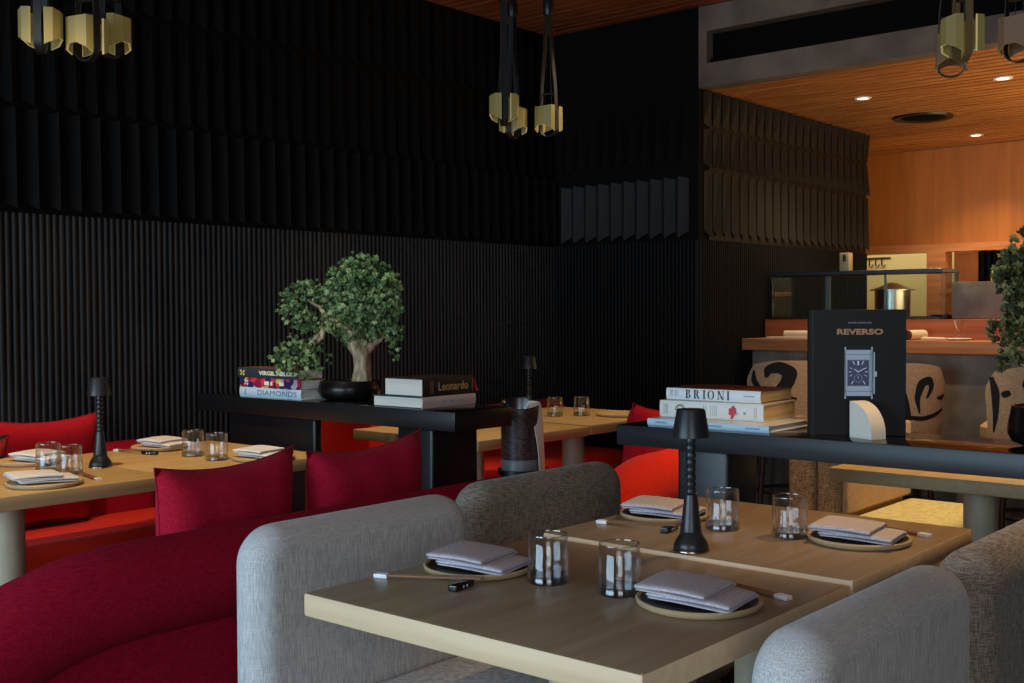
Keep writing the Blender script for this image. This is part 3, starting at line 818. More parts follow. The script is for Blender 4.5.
# right shelf stack
def d_bottom(t, w, d, h):
    spine_text(t, 'LLLIHEILLL', .006, .04, h*.5, M['ink_blue'], 1.) if False else None
    bm = bmesh.new()
    for x0, n in ((.03, 9), (.20, 12), (.33, 10)):
        for k in range(n): add_box(bm, x0+k*.0045, x0+k*.0045+.003, -.0036, -.0031, h*.38, h*.62)
    mesh_obj('small_print', bm, M['ink_blue'], t, False)
make_book('thin pale blue book at the bottom of the right shelf stack', (-1.896, 2.850, SZ), .0, .402, .245, .02, M['cov_white'], M['cov_blue'], M['paper'], d_bottom)
def d_mid(t, w, d, h):
    z = h*.5
    bm = bmesh.new()   # green arched wreath at left
    for k in range(12):
        a0 = PI*k/12; a1 = PI*(k+1)/12
        A = frame_mat((.070, -.0037, h*.42), (1, 0, 0), (0, 0, 1))
        add_prism(bm, [(.017*math.cos(a0), .020*math.sin(a0)), (.017*math.cos(a1), .020*math.sin(a1)), (.012*math.cos(a1), .014*math.sin(a1)), (.012*math.cos(a0), .014*math.sin(a0))], 0, .0005, A)
    mesh_obj('wreath_print', bm, M['ink_olive'], t, False)
    bm = bmesh.new()   # faint vertical lines of lettering
    for x in (.014, .018, .023, .027): add_box(bm, x, x+.0012, -.0036, -.0032, h*.2, h*.8)
    mesh_obj('faint_lines', bm, M['ink_grey'], t, False); bm = bmesh.new()
    for x in (.148, .155, .170, .178, .184, .190): add_box(bm, x, x+.0012, -.0036, -.0032, h*.22, h*.78)
    mesh_obj('faint_lines', bm, M['ink_grey'], t, False)
    bm = bmesh.new()
    for k, (x, zz, r) in enumerate([(0.234, .6, .008), (0.240, .45, .009), (0.245, .62, .008), (0.240, .28, .007), (0.242, .76, .006), (0.233, .42, .006), (0.248, .48, .005), (0.237, .16, .004)]):
        A = frame_mat((x+.002, -.0036-.0001*k, h*zz), (1, 0, 0), (0, 0, 1))
        add_prism(bm, [(r*(.8+.3*((q*k) % 3)/2)*math.cos(q*PI/4), r*(.8+.25*((q+k) % 2))*math.sin(q*PI/4)) for q in range(8)], 0, .0004, A)
    mesh_obj('red_flower_print', bm, M['ink_red'], t, False)
    bm = bmesh.new()
    add_tube(bm, [(.244, -.0034, h*.52), (.252, -.0034, h*.35), (.262, -.0034, h*.42)], .0009, 5)
    add_tube(bm, [(.246, -.0034, h*.3), (.256, -.0034, h*.36), (.254, -.0034, h*.56)], .0009, 5)
    add_lathe(bm, [(0, -.0004), (.0045, -.0004), (.0045, .0004), (0, .0004)], 10, M4=frame_mat((.28, -.0034, h*.46), (1, 0, 0), (0, 0, 1)))
    for x in (.310, .316): add_box(bm, x, x+.0014, -.0036, -.0032, h*.2, h*.8)
    mesh_obj('line_print', bm, M['ink_grey'], t, False)
make_book('thick white book with a red flower on its spine, middle of the right stack', (-1.894, 2.915, SZ+.0205), .06, .338, .235, .05, M['cov_cream'], M['cov_cream'], M['paper_cream'], d_mid)
def d_top(t, w, d, h):
    didone(t, .070, h*.16, .0262, M['ink'])
    bm = bmesh.new()
    for x in (.014, .018, .022, .030, .034, .040): add_box(bm, x, x+.0013, -.0036, -.0032, h*.3, h*.8)
    for k in range(10): add_box(bm, .262+k*.0036, .262+k*.0036+.0024, -.0036, -.0032, h*.48, h*.6)
    mesh_obj('small_print', bm, M['ink_grey'], t, False)
make_book('white spined book with large black serif title, top of the right stack', (-1.896, 2.955, SZ+.071), .03, .315, .215, .035, M['cov_rust'], M['cov_white'], M['paper_cream'], d_top)
# left shelf: stack left of the bonsai
def d_dia(t, w, d, h):
    spine_text(t, 'DIAMONDS', .030, .245, h*.5, M['ink_blue'], 1.6)
    bm = bmesh.new(); add_tube(bm, [(.04, -.0034, h*.2), (.043, -.0034, h*.8)], .002, 6); add_tube(bm, [(.034, -.0034, h*.35), (.048, -.0034, h*.3)], .0016, 6)
    mesh_obj('emblem', bm, M['ink_blue'], t)
make_book('pale blue book at the bottom of the stack left of the bonsai', (-3.895, 2.835, SZ), -.0, .395, .13, .038, M['cov_blue'], M['cov_blue'], M['paper'], d_dia)
def d_multi(t, w, d, h):
    bm = bmesh.new()
    A = frame_mat((.045, -.0036, h*.5), (1, 0, 0), (0, 0, 1))
    for a in (.6, 2.2, 3.9, 5.6): add_prism(bm, [(0, 0), (.015*math.cos(a-.35), .015*math.sin(a-.35)), (.017*math.cos(a+.3), .014*math.sin(a+.3))], 0, .0004, A)
    mesh_obj('emblem', bm, M['ink_white'], t, False)
    bm = bmesh.new()
    for x, ww in ((.165, .03), (.205, .012), (.26, .03)): add_box(bm, x, x+ww, -.0037, -.0032, h*.3, h*.7, .0)
    mesh_obj('pale_print', bm, M['ink_white'], t, False)
make_book('pink and purple patterned book, middle of the stack left of the bonsai', (-3.897, 2.838, SZ+.0385), -.0, .39, .128, .039, M['cov_multi'], M['cov_multi'], M['paper'], d_multi)
def d_virgil(t, w, d, h):
    spine_text(t, 'VIRGIL ABLOH', .022, .145, h*.5, M['ink_white'], 1.6, .0008, align='LEFT')
    bm = bmesh.new(); A = frame_mat((.034, -.0036, h*.5), (1, 0, 0), (0, 0, 1))
    for a in (.6, 2.5, 3.9, 5.5): add_prism(bm, [(0, 0), (.018*math.cos(a-.4), .015*math.sin(a-.4)), (.02*math.cos(a+.3), .014*math.sin(a+.3))], 0, .0004, A)
    mesh_obj('emblem', bm, M['ink_yellow'], t, False)
make_book('slate book with white capitals, top of the stack left of the bonsai', (-3.908, 2.836, SZ+.078), .0, .39, .128, .040, M['cov_rust'], M['cov_slate'], M['paper'], d_virgil)
# right of the bonsai: spines face +X, so turn by 90 degrees
def d_blush(t, w, d, h):
    bm = bmesh.new()
    for x0, n in ((.10, 5), (.135, 9), (.19, 5)):
        for k in range(n): add_box(bm, x0+k*.0038, x0+k*.0038+.0024, -.0036, -.0032, h*.42, h*.6)
    mesh_obj('small_print', bm, M['ink_grey'], t, False)
make_book('blush spined book with teal cover under the dark gold lettered one', (-2.832, 2.832, SZ), PI/2+.02, .285, .25, .040, M['cov_teal'], M['cov_pink'], M['paper'], d_blush)
def d_leo(t, w, d, h):
    spine_text(t, 'Leonardo', .044, .158, h*.5, M['ink_gold'], .95, .0004)
    bm = bmesh.new()
    for x in (.038, .048, .262): add_box(bm, x, x+.0025, -.0036, -.0032, h*.15, h*.85)
    mesh_obj('gold_lines', bm, M['ink_copper'], t, False)
    bm = bmesh.new(); add_ribbon(bm, [(.282, .02, h), (.288, .01, h*.7), (.296, .002, .006)], (0, 1, 0), .012, .0008)
    mesh_obj('ribbon', bm, M['ink_red'], t)
make_book('thick dark brown book with gold lettering beside the bonsai pot', (-2.842, 2.845, SZ+.0405), PI/2+.02, .275, .195, .064, M['cov_brown'], M['cov_brown'], M['paper'], d_leo)

# standing black watch book
t = thing('art_book', 'large upright black book with a printed wristwatch on the right shelf', 'book', (-1.392, 2.880, SZ), math.atan2(.135, .216), None)
BW, BH, BT = .256, .342, .032
bm = bmesh.new(); add_box(bm, 0, BW, 0, .003, 0, BH, .001, 1); add_box(bm, 0, BW, BT-.003, BT, 0, BH, .001, 1); add_box(bm, 0, .004, 0, BT, 0, BH, .0015, 2)
mesh_obj('cover', bm, M['cov_black'], t)
box('pages', M['paper'], t, .004, BW-.004, .003, BT-.003, .004, BH-.004, 0, 1, False)
FM = lambda x, z, o=.0003: frame_mat((x, -o, z), (1, 0, 0), (0, 0, 1))
bm = bmesh.new(); add_text(bm, 'REVERSO', .0205, FM(.135, .281), 1.46, 'CENTER', .0003, .0008)
mesh_obj('title', bm, M['ink_copper'], t, False)
bm = bmesh.new(); add_text(bm, 'JAEGER-LECOULTRE', .0062, FM(.135, .306), 1.1, 'CENTER', .0003)
mesh_obj('small_print', bm, M['ink_grey'], t, False)
bm = bmesh.new(); add_box(bm, .011, .0118, -.0004, 0, 0, BH)
mesh_obj('hinge_line', bm, M['cov_slate'], t, False)
# the watch as printed on the cover
wx, wz, ww, wh = .132, .170, .074, .125
w_ = bmesh.new()
def pr(bm, x0, x1, z0, z1, o0, o1): add_box(bm, x0, x1, -o1, -o0, z0, z1)
pr(w_, wx-ww/2, wx+ww/2, wz-wh/2, wz+wh/2, 0, .0004)
for x in (wx-ww/2, wx+ww/2-.004): pr(w_, x, x+.004, wz-wh/2-.008, wz+wh/2+.008, 0, .0004)
pr(w_, wx+ww/2+.002, wx+ww/2+.0055, wz-wh/2+.006, wz+wh/2-.006, 0, .0004)
pr(w_, wx+ww/2+.0055, wx+ww/2+.011, wz-.010, wz+.004, 0, .0004)
wo = mesh_obj('watch_print', w_, M['watch_steel'], t, False)
bm = bmesh.new()
pr(bm, wx-ww/2+.007, wx+ww/2-.009, wz-.036, wz+.036, .0004, .0006)
for k in (-1, 1):
    pr(bm, wx-ww/2, wx+ww/2, wz+k*.050-.0008, wz+k*.050+.0008, .0004, .0005)
pr(bm, wx+ww/2-.0075, wx+ww/2-.006, wz-wh/2, wz+wh/2, .0004, .0005)
mesh_obj('case_shade', bm, M['watch_steel_dark'], wo, False)
bm = bmesh.new(); dx0, dx1, dz0, dz1 = wx-ww/2+.009, wx+ww/2-.011, wz-.034, wz+.034
pr(bm, dx0, dx1, dz0, dz1, .0006, .0008)
mesh_obj('dial', bm, M['watch_blue'], wo, False)
bm = bmesh.new(); dcx, dcz = (dx0+dx1)/2, wz+.003
def ray_bar(bm, ang, r0, r1, wdt):
    A = frame_mat((dcx, -.0008, dcz), (math.sin(ang), 0, math.cos(ang)), (math.cos(ang), 0, -math.sin(ang)))
    add_prism(bm, [(r0, -wdt/2), (r1, -wdt/2), (r1, wdt/2), (r0, wdt/2)][::-1], -.0003, .0003, A)
for ang, r0, r1, wd in [(0, .018, .030, .004), (.45, .022, .033, .002), (-.45, .022, .033, .002), (1.1, .018, .025, .0015), (-1.1, .018, .025, .0015), (1.57, .018, .025, .0018), (-1.57, .018, .025, .0018), (2.05, .018, .026, .0015), (-2.05, .018, .026, .0015), (2.65, .028, .038, .002), (-2.65, .028, .038, .002)]:
    ray_bar(bm, ang, r0, r1, wd)
ray_bar(bm, -.95, -.002, .013, .0022); ray_bar(bm, 1.05, -.002, .020, .0018)
for k in range(12):
    a = 2*PI*k/12; px, pz = dcx+.0105*math.sin(a), dcz-.0175+.0105*math.cos(a)
    pr(bm, px-.0008, px+.0008, pz-.0008, pz+.0008, .0008, .001)
pr(bm, dcx-.0006, dcx+.0006, dcz-.0175-.001, dcz-.0175+.006, .0008, .001)
mesh_obj('hands_and_markers', bm, M['watch_white'], wo, False)
# quarter-round bookend in front of it
rd, ed = Vector((.92, -.39, 0)).normalized(), Vector((.39, .92, 0)).normalized()
t = thing('bookend', 'ivory quarter round bookend in front of the black watch book', 'bookend', (-1.282, 2.898, SZ))
poly = [(0, 0), (.08, 0)]+[(.08*math.cos(PI/2*k/14), .012+.085*math.sin(PI/2*k/14)) for k in range(15)]
bm = bmesh.new(); vs = add_prism(bm, poly, 0, .05)
for v in vs: v.co = rd*v.co.x+Vector((0, 0, v.co.y))+ed*v.co.z
mesh_obj('block', bm, M['bookend'], t, True, 30)

# ------------------------------------------------------------------ bonsai trees
def tufts(bm, blobs, n_total, leaf=.011):
    tot = sum(b[3]*b[4]*b[5] for b in blobs)
    for cx, cy, cz, rx, ry, rz in blobs:
        n = int(n_total*rx*ry*rz/tot)
        for _ in range(n):
            d = Vector((random.gauss(0, 1), random.gauss(0, 1), random.gauss(0, 1))).normalized()
            r = random.uniform(.72, 1.04) if random.random() < .85 else random.uniform(.3, .7)
            lump = 1+.10*math.sin(d.x*7+cx*30)*math.sin(d.z*8+cz*20)
            c = Vector((cx+d.x*rx*r*lump, cy+d.y*ry*r*lump, cz+d.z*rz*r*lump))
            k = leaf*random.uniform(.75, 1.3)
            q = Matrix.Rotation(random.uniform(0, 2*PI), 3, Vector((random.uniform(-1, 1), random.uniform(-1, 1), random.uniform(-1, 1))).normalized())
            # small rosette: connected ring of bent leaves around a hub
            hub = bm.verts.new(c)
            m_ = 6
            for j in range(m_):
                a = 2*PI*j/m_
                for el in (.25, 1.0):
                    aa = a+(.5 if el > .5 else 0)
                    dd = q @ Vector((math.cos(aa)*math.cos(el), math.sin(aa)*math.cos(el), math.sin(el)))
                    side = q @ Vector((-math.sin(aa), math.cos(aa), 0))
                    v1 = bm.verts.new(c+dd*k*.6+side*k*.32); v2 = bm.verts.new(c+dd*k*1.15); v3 = bm.verts.new(c+dd*k*.6-side*k*.32)
                    bm.faces.new((hub, v1, v2, v3))
def bonsai(label, loc, blobs, limbs, nt, leafm, potr=.125, poth=.075, s=1.):
    t = thing('potted_bonsai', label, 'bonsai', loc)
    lathe('pot', M['pot'], t, [(0, 0), (potr*.62, 0), (potr*.9, .012), (potr, .034), (potr*.98, .055), (potr*.90, poth), (potr*.84, poth), (potr*.84, poth-.012), (0, poth-.010)], 44)
    bm = bmesh.new()
    for k in range(90):
        a = random.uniform(0, 2*PI); r = potr*.8*math.sqrt(random.random()); sz = random.uniform(.006, .012)
        res = bmesh.ops.create_icosphere(bm, subdivisions=1, radius=sz)
        for v in res['verts']: v.co = Vector((v.co.x*1.2+r*math.cos(a), v.co.y+r*math.sin(a), v.co.z*.7+poth-.006))
    mesh_obj('pebbles', bm, M['pebble'], t)['kind'] = 'stuff'
    bm = bmesh.new()
    for pts, rad in limbs: add_tube(bm, pts, rad, 12)
    mesh_obj('trunk', bm, M['bark'], t, True, 80)
    bm = bmesh.new(); tufts(bm, blobs, nt)
    me = mesh_obj('foliage', bm, leafm, t, False)
    return t
# local frame: screen-right is about (+.76,+.65), towards camera (+.65,-.76)
rx_, ry_ = .761, .649
def S(a, b, z): return (a*rx_+b*ry_, a*ry_-b*rx_, z)     # a to the right, b towards the viewer
kpx = 4.47/1135.
def bl(px, py, rw, rh, depth=0., rd=None):
    a = (px-352)*kpx; z = (398-py)*kpx
    x, y, _ = S(a, depth, 0)
    rd = rd or rw
    return (x, y, z, (rw*kpx), (rd*kpx), rh*kpx)
blobs = [bl(366, 296, 36, 36), bl(348, 290, 22, 24, .03), bl(384, 312, 22, 28), bl(358, 322, 30, 20, .03), bl(340, 316, 18, 18, .03), bl(366, 268, 22, 16), bl(352, 275, 18, 14, .04), bl(386, 286, 18, 20, -.02),
         bl(394, 330, 12, 16), bl(398, 350, 9, 11), bl(402, 310, 8, 14),
         bl(304, 298, 21, 19), bl(322, 288, 14, 11), bl(296, 312, 14, 12, .03), bl(312, 322, 17, 12), bl(326, 300, 12, 12, -.03),
         bl(300, 352, 20, 14), bl(288, 358, 13, 12, .03), bl(318, 344, 12, 10), bl(306, 368, 16, 9, .02), bl(326, 360, 9, 9), bl(300, 338, 12, 8)]
def P3(px, py, b=0.): return S((px-352)*kpx, b, (398-py)*kpx)
limbs = [([P3(364, 380), P3(365, 366), P3(364, 352), P3(360, 343), P3(356, 330), P3(362, 300)], [.042, .034, .036, .042, .028, .014]),
         ([P3(366, 352), P3(374, 344), P3(386, 335), P3(396, 340)], [.022, .018, .010, .006]),
         ([P3(358, 346), P3(350, 340), P3(345, 330)], [.020, .016, .010]),
         ([P3(352, 326, .02), P3(336, 318, .03), P3(328, 322, .03), P3(326, 336, .03), P3(318, 343, .02)], [.014, .012, .011, .010, .005]),
         ([P3(332, 318, .03), P3(324, 306, .02), P3(312, 300)], [.010, .008, .004]),
         ([P3(326, 330, .03), P3(314, 342, .02), P3(304, 352)], [.009, .007, .003])]
bonsai('bonsai with split green crown and pale trunk in a black bowl on the black shelf', (-3.375, 2.975, SZ), blobs, limbs, 2300, M['leaf'])
k2 = 3.0/1135.
def bl2(px, py, rw, rh, depth=0.):
    x, y, _ = S((px-1030-20)*k2, depth, 0); return (x, y, (442-py)*k2, rw*k2, rw*k2, rh*k2)
def Q3(px, py, b=0.): return S((px-1030-14)*k2, b, (442-py)*k2)
blobs2 = [bl2(1022, 262, 18, 22), bl2(1008, 282, 14, 22), bl2(1034, 290, 30, 34), bl2(1018, 310, 16, 22, .02), bl2(1002, 334, 16, 12), bl2(1016, 350, 16, 16), bl2(1008, 362, 10, 12), bl2(1060, 300, 30, 40), bl2(1024, 332, 20, 20, .02), bl2(992, 332, 8, 8)]
limbs2 = [([Q3(1044, 420), Q3(1042, 400), Q3(1030, 370), Q3(1024, 330), Q3(1026, 270)], [.024, .020, .016, .012, .006]),
          ([Q3(1030, 372), Q3(1014, 362), Q3(1002, 340)], [.010, .008, .004])]
bonsai('second bonsai with olive foliage, cut by the right edge of the photo', (-.80, 3.0, SZ), blobs2, limbs2, 1300, M['leaf_warm'], .105, .10)

# ------------------------------------------------------------------ wine cooler on its stand
bx, by, bz = -2.752, 3.272, .665
t = thing('cooler_stand', 'black round stand carrying the wine cooler', 'stand', (bx, by, 0))
lathe('base', M['black'], t, [(0, 0), (.13, 0), (.13, .012), (.03, .025), (0, .025)], 32)
lathe('pole', M['black'], t, [(.018, .02), (.018, bz-.012)], 16)
lathe('tray', M['black'], t, [(0, bz-.014), (.072, bz-.014), (.086, bz-.002), (.086, bz+.014), (.083, bz+.014), (.083, bz-.001), (0, bz-.0012)], 36)
t = thing('wine_cooler', 'dark leather wine cooler between the two shelves, a white towel over it', 'wine cooler', (bx, by, bz))
R_ = .074
cooler = [lathe('bucket', M['bucket'], t, [(0, .001), (R_*.93, .001), (R_*.96, .055), (R_, .24), (R_*1.01, .258), (R_*.98, .262)], 40)]
lathe('band', M['bucket_band'], t, [(R_*.945, .002), (R_*.965, .002), (R_*.99, .05), (R_*.97, .052)], 40)
cooler.append(lathe('lining', M['bucket_in'], t, [(R_*.98, .262), (R_*.93, .255), (R_*.88, .05), (0, .045)], 40))
for o in cooler:      # the rim is cut at a slant, low towards the room
    for v in o.data.vertices:
        if v.co.z > .2: v.co.z += .017*(-.649*v.co.x+.761*v.co.y)/R_
# towel draped over the rim on the right
u = Vector((.761, .649, 0)); w_d = Vector((.649, -.761, 0))
t = thing('towel', 'white folded towel hanging over the rim of the wine cooler', 'towel', (bx, by, bz))
bm = bmesh.new(); rows = []
path = [(.058, .15), (.061, .21), (.064, .262), (.071, .269), (.080, .262), (.084, .20), (.088, .12), (.092, .02), (.093, -.06)]
for i, (r, z) in enumerate(path):
    row = []
    for j in range(9):
        s = (j/8-.5)
        off = .006*math.sin(s*9+i*.4)*(i/8)
        half = .05+.008*max(0, i-4)/4
        p = u*(r+off-.16*s*s*(1. if i < 6 else .6))+w_d*(s*2*half)+Vector((0, 0, z))
        row.append(bm.verts.new(p))
    rows.append(row)
for a, b in zip(rows[:-1], rows[1:]):
    for j in range(8): bm.faces.new((a[j], a[j+1], b[j+1], b[j]))
o = mesh_obj('cloth', bm, M['napkin_white'], t, True, 80)
s = o.modifiers.new('thick', 'SOLIDIFY'); s.thickness = .004
s = o.modifiers.new('sub', 'SUBSURF'); s.levels = 1; s.render_levels = 1

# ------------------------------------------------------------------ hanging lanterns
def lantern_mesh(sign, rim=False):
    """one bent glass plate: half a hexagon in plan, lower edge dipping to the middle"""
    bm = bmesh.new(); R, th, g = .066, .007, .024
    prof = [(g, .052), (.050, .048), (.068, .018), (.068, -.018), (.050, -.048), (g, -.052)]
    def ring(off):
        out = []
        for i, (x, y) in enumerate(prof):
            d = Vector((x, y)).normalized()
            out.append((sign*(x-d.x*off), y-d.y*off, i))
        return out
    def zb(i): return -.062+(.028 if i in (2, 3) else (.012 if i in (1, 4) else 0))
    def zt(i): return .060-(.006 if i in (2, 3) else 0)
    O = ring(0); I = ring(th)
    ov = [(bm.verts.new((x, y, zb(i))), bm.verts.new((x, y, zt(i)))) for x, y, i in O]
    iv = [(bm.verts.new((x, y, zb(i))), bm.verts.new((x, y, zt(i)))) for x, y, i in I]
    for k in range(5):
        bm.faces.new((ov[k][0], ov[k+1][0], ov[k+1][1], ov[k][1]))
        bm.faces.new((iv[k][0], iv[k][1], iv[k+1][1], iv[k+1][0]))
        bm.faces.new((ov[k][0], iv[k][0], iv[k+1][0], ov[k+1][0])).material_index = 1
        bm.faces.new((ov[k][1], ov[k+1][1], iv[k+1][1], iv[k][1])).material_index = 1
    for k in (0, 5):
        bm.faces.new((ov[k][0], ov[k][1], iv[k][1], iv[k][0])).material_index = 1
    return bm
def make_lantern(label, loc, rz, lit=True, strapm=None):
    """z of loc = centre of the glass; straps rise to the slatted ceiling"""
    top = CEIL-loc[2]
    t = thing('hanging_lantern', label, 'pendant light', loc, rz, 'hanging glass lanterns')
    gm = [M['lantern'], M['lantern_rim']] if lit else [M['lantern_dim'], M['lantern']]
    for sgn in (-1, 1):
        mesh_obj('glass_plate', lantern_mesh(sgn), gm, t, False)
    bm = bmesh.new()
    pts = [(0, -.008, top-.002), (0, -.010, .55), (0, -.020, .34), (0, -.040, .14), (0, -.046, .0), (0, -.046, -.045)]
    for k in range(1, 8):
        a = PI*k/8; pts.append((0, -.046*math.cos(a), -.045-.04*math.sin(a)))
    pts += [(0, .046, -.045), (0, .046, 0), (0, .040, .14), (0, .020, .34), (0, .010, .55), (0, .008, top-.002)]
    add_ribbon(bm, pts, (1, 0, 0), .026, .004)
    mesh_obj('strap', bm, strapm or M['strap'], t)
    bm = bmesh.new()
    for sx in (-1, 1): add_tube(bm, [(sx*.03, 0, .055), (sx*.018, 0, .2), (0, 0, .52)], .0013, 6)
    mesh_obj('wire', bm, M['wire'], t)
    bm = bmesh.new(); add_box(bm, -.010, .010, -.036, .036, .118, .124, .002, 1)
    mesh_obj('bar', bm, M['wire'], t)
    lathe('clasp', M['black'], t, [(0, .50), (.02, .50), (.026, .52), (.026, .56), (.018, .58), (0, .58)], 16)
    lathe('ceiling_cap', M['black'], t, [(0, top-.025), (.03, top-.025), (.034, top-.001), (0, top-.001)], 20)
    if False: lathe('bulb', M['bulb'], t, [(0, -.048), (.008, -.044), (.008, -.03), (0, -.028)], 12)
    return t
VA = math.atan2(.649, .761)      # faces the viewer
make_lantern('lantern at the top left corner, leftmost of its cluster of three', (-3.705, 1.905, 2.235), VA+.15)
make_lantern('lantern at top left, lowest and middle of its cluster of three', (-3.635, 2.035, 2.22), VA+1.1)
make_lantern('lantern at top left, right of its cluster of three', (-3.70, 2.16, 2.26), VA-.35)
make_lantern('lantern at top centre, left of its cluster of three', (-3.52, 4.08, 2.235), VA+.2)
make_lantern('lantern at top centre, lowest and middle of its cluster of three', (-3.575, 4.21, 2.195), VA-.5)
make_lantern('lantern at top centre hanging apart on the right of its cluster', (-3.45, 4.33, 2.205), VA+.95)
make_lantern('bright lantern with a tan strap at the top right of the photo', (-1.325, 3.88, 2.185), VA+.12, True, M['strap_tan'])
make_lantern('unlit lantern tucked behind the bright one at top right', (-1.41, 4.02, 2.165), VA+1.2, False)
make_lantern('unlit lantern cut by the right edge at the top of the photo', (-1.165, 3.95, 2.17), VA+.7, False)

# ------------------------------------------------------------------ sushi bar
t = thing('bar_counter', 'long wooden bar counter with grey plaster front under the amber ceiling', 'counter', (PX+.02, 6.22, 0))
box('worktop', M['counter_wood'], t, 0, 3.9, 0, .30, 1.03, 1.10, .006)
box('front', M['counter_face'], t, .0, 3.9, .14, .30, 0, 1.03)
box('riser', M['riser_wood'], t, .0, 3.9, .301, .72, 0, 1.215, .004)
t = thing('bar_backdrop', 'low brown plaster block behind the bar, right of the glass case', 'bar block', (-2.335, 6.68, 1.216))
box('block', M['counter_face'], t, 0, 2.4, 0, .24, 0, .215, .004)
# glass display case
cx0, cx1, cy0, cy1, cz0, cz1 = -3.42, -2.35, 6.56, 6.84, 1.216, 1.487
t = thing('display_case', 'long glass sushi case standing on the wooden bar', 'display case', (cx0, cy0, cz0))
W_, D_, H_ = cx1-cx0, cy1-cy0, cz1-cz0
box('front_pane', M['case_glass'], t, 0, W_, 0, .006, 0, H_, 0, 1, False)
box('side_pane', M['case_glass'], t, W_-.006, W_, .007, D_, 0, H_, 0, 1, False)
box('side_pane', M['case_glass'], t, 0, .006, .007, D_, 0, H_, 0, 1, False)
bm = bmesh.new(); add_box(bm, -.006, W_+.006, -.006, D_+.004, H_, H_+.022, .002, 1)
mesh_obj('top_frame', bm, M['steel_dark'], t)
for x in (0.0, .235, .62, W_-.014):
    box('post', M['steel'] if x in (.235, .62) else M['steel_dark'], t, x, x+(.03 if x == .235 else .012), D_-.012, D_, 0, H_)
box('tray', M['steel_dark'], t, .02, W_-.02, .03, D_-.02, 0.0, .012)
box('sensor_box', M['plate_rim'], None, -3.015, -2.955, 6.66, 6.72, 1.5095, 1.625, .003)
o = bpy.data.objects['sensor_box']; o.name = 'wooden_box'; tag(o, 'small upright wooden box with a dark window on top of the glass case', 'box')
box('window', M['black'], o, -2.992, -2.972, 6.655, 6.662, 1.57, 1.612, .002)
# kitchen things behind the case
t = thing('steel_pot', 'tall stainless steel stock pot behind the glass case', 'pot', (-3.40, 8.45, 1.0))
lathe('body', M['steel'], t, [(0, .13), (.13, .13), (.13, .42), (.122, .42), (.122, .15), (0, .15)], 36)
lathe('lid', M['steel'], t, [(.0, .48), (.03, .475), (.12, .44), (.165, .425), (.165, .418), (0, .42)], 36)
t = thing('kitchen_bench', 'steel work bench behind the bar', 'work bench', (-4.2, 8.2, 0))
box('top', M['steel_dark'], t, 0, 2.6, 0, .7, 1.08, 1.129, .004)
box('cabinet', M['steel_dark'], t, .02, 2.58, .03, .68, 0, 1.08)
t = thing('dark_container', 'small dark container beside the stock pot behind the glass', 'container', (-3.08, 8.4, 1.13))
box('body', M['black'], t, 0, .13, 0, .12, 0, .09, .006); box('lid', M['black'], t, -.006, .136, -.006, .126, .0905, .105, .004)
t = thing('utensil_rail', 'row of small dark hooks hanging against the cream wall', 'hooks', (-4.42, 10.39, 1.72))
tube('rail', M['steel_dark'], t, [(-.05, 0, .04), (.22, 0, .04)], .006, 8)
for k in range(3):
    x = .02+k*.06
    tube('hook', M['steel_dark'], t, [(x, -.006, .04), (x, -.01, -.03), (x+.02, -.01, -.05), (x+.035, -.01, -.02)], .006, 8)
t = thing('white_jar', 'small pale lit jar against the dark ribbed screen behind the bar', 'jar', (-2.80, 8.95, 1.43))
lathe('body', M['roll'], t, [(0, 0), (.028, 0), (.034, .02), (.034, .12), (.022, .14), (0, .14)], 20)
lathe('lid', M['steel'], t, [(.022, .14), (.024, .165), (0, .165)], 20)
box('wall_ledge', M['counter_wood'], None, -3.2, -2.2, 8.85, KY-.06, 1.385, 1.4285, .004)
o = bpy.data.objects['wall_ledge']; tag(o, 'wooden ledge on the kitchen wall holding the small pale jar', 'ledge')
# things on the bar
CZ = 1.1005
t = thing('rolled_towel', 'cream rolled towel on the bar left of the black watch book', 'towel', (-3.14, 6.40, CZ+.024), .1)
bm = bmesh.new(); add_tube(bm, [(-.11, 0, 0), (-.105, 0, 0), (.10, 0, 0), (.11, 0, 0)], [.016, .024, .024, .016], 16); mesh_obj('roll', bm, M['roll'], t)
t = thing('serving_board', 'flat cream plate under the rolled towel on the bar', 'plate', (-3.14, 6.29, CZ), .05)
box('slab', M['roll'], t, -.16, .14, -.035, .035, 0, .012, .004)
t = thing('rolled_towel', 'dark ended rolled towel on the bar right of the black watch book', 'towel', (-2.435, 6.37, CZ+.0285), 1.35)
bm = bmesh.new(); add_tube(bm, [(-.07, 0, 0), (.09, 0, 0)], .028, 18); mesh_obj('roll', bm, M['roll'], t)
bm = bmesh.new(); add_lathe(bm, [(0, -.004), (.027, -.003), (.0285, 0), (.0285, .012), (.027, .012)], 18, M4=frame_mat((-.076, 0, 0), (0, 1, 0), (0, 0, 1))); mesh_obj('band', bm, M['stool_wood'], t)
t = thing('folded_cloth', 'cream folded cloth lying on the bar beside the dark ended roll', 'cloth', (-2.315, 6.34, CZ), .2)
bm = bmesh.new(); add_box(bm, -.065, .065, -.03, .03, 0, .024, .010, 3)
for v in bm.verts: v.co.z *= 1-.5*((v.co.x+.0)/.065)**2*(1 if v.co.x > 0 else .6)
mesh_obj('cloth', bm, M['roll'], t)
t = thing('stem_glass', 'small clear glass on a saucer on the bar', 'glass', (-2.20, 6.40, CZ))
lathe('saucer', M['white'], t, [(0, 0), (.05, 0), (.07, .009), (.067, .011), (.045, .006), (0, .005)], 28)
lathe('bowl', M['glass'], t, [(0, .007), (.03, .008), (.012, .018), (.013, .05), (.026, .10), (.028, .112), (.024, .10), (.010, .055), (0, .05)], 24)

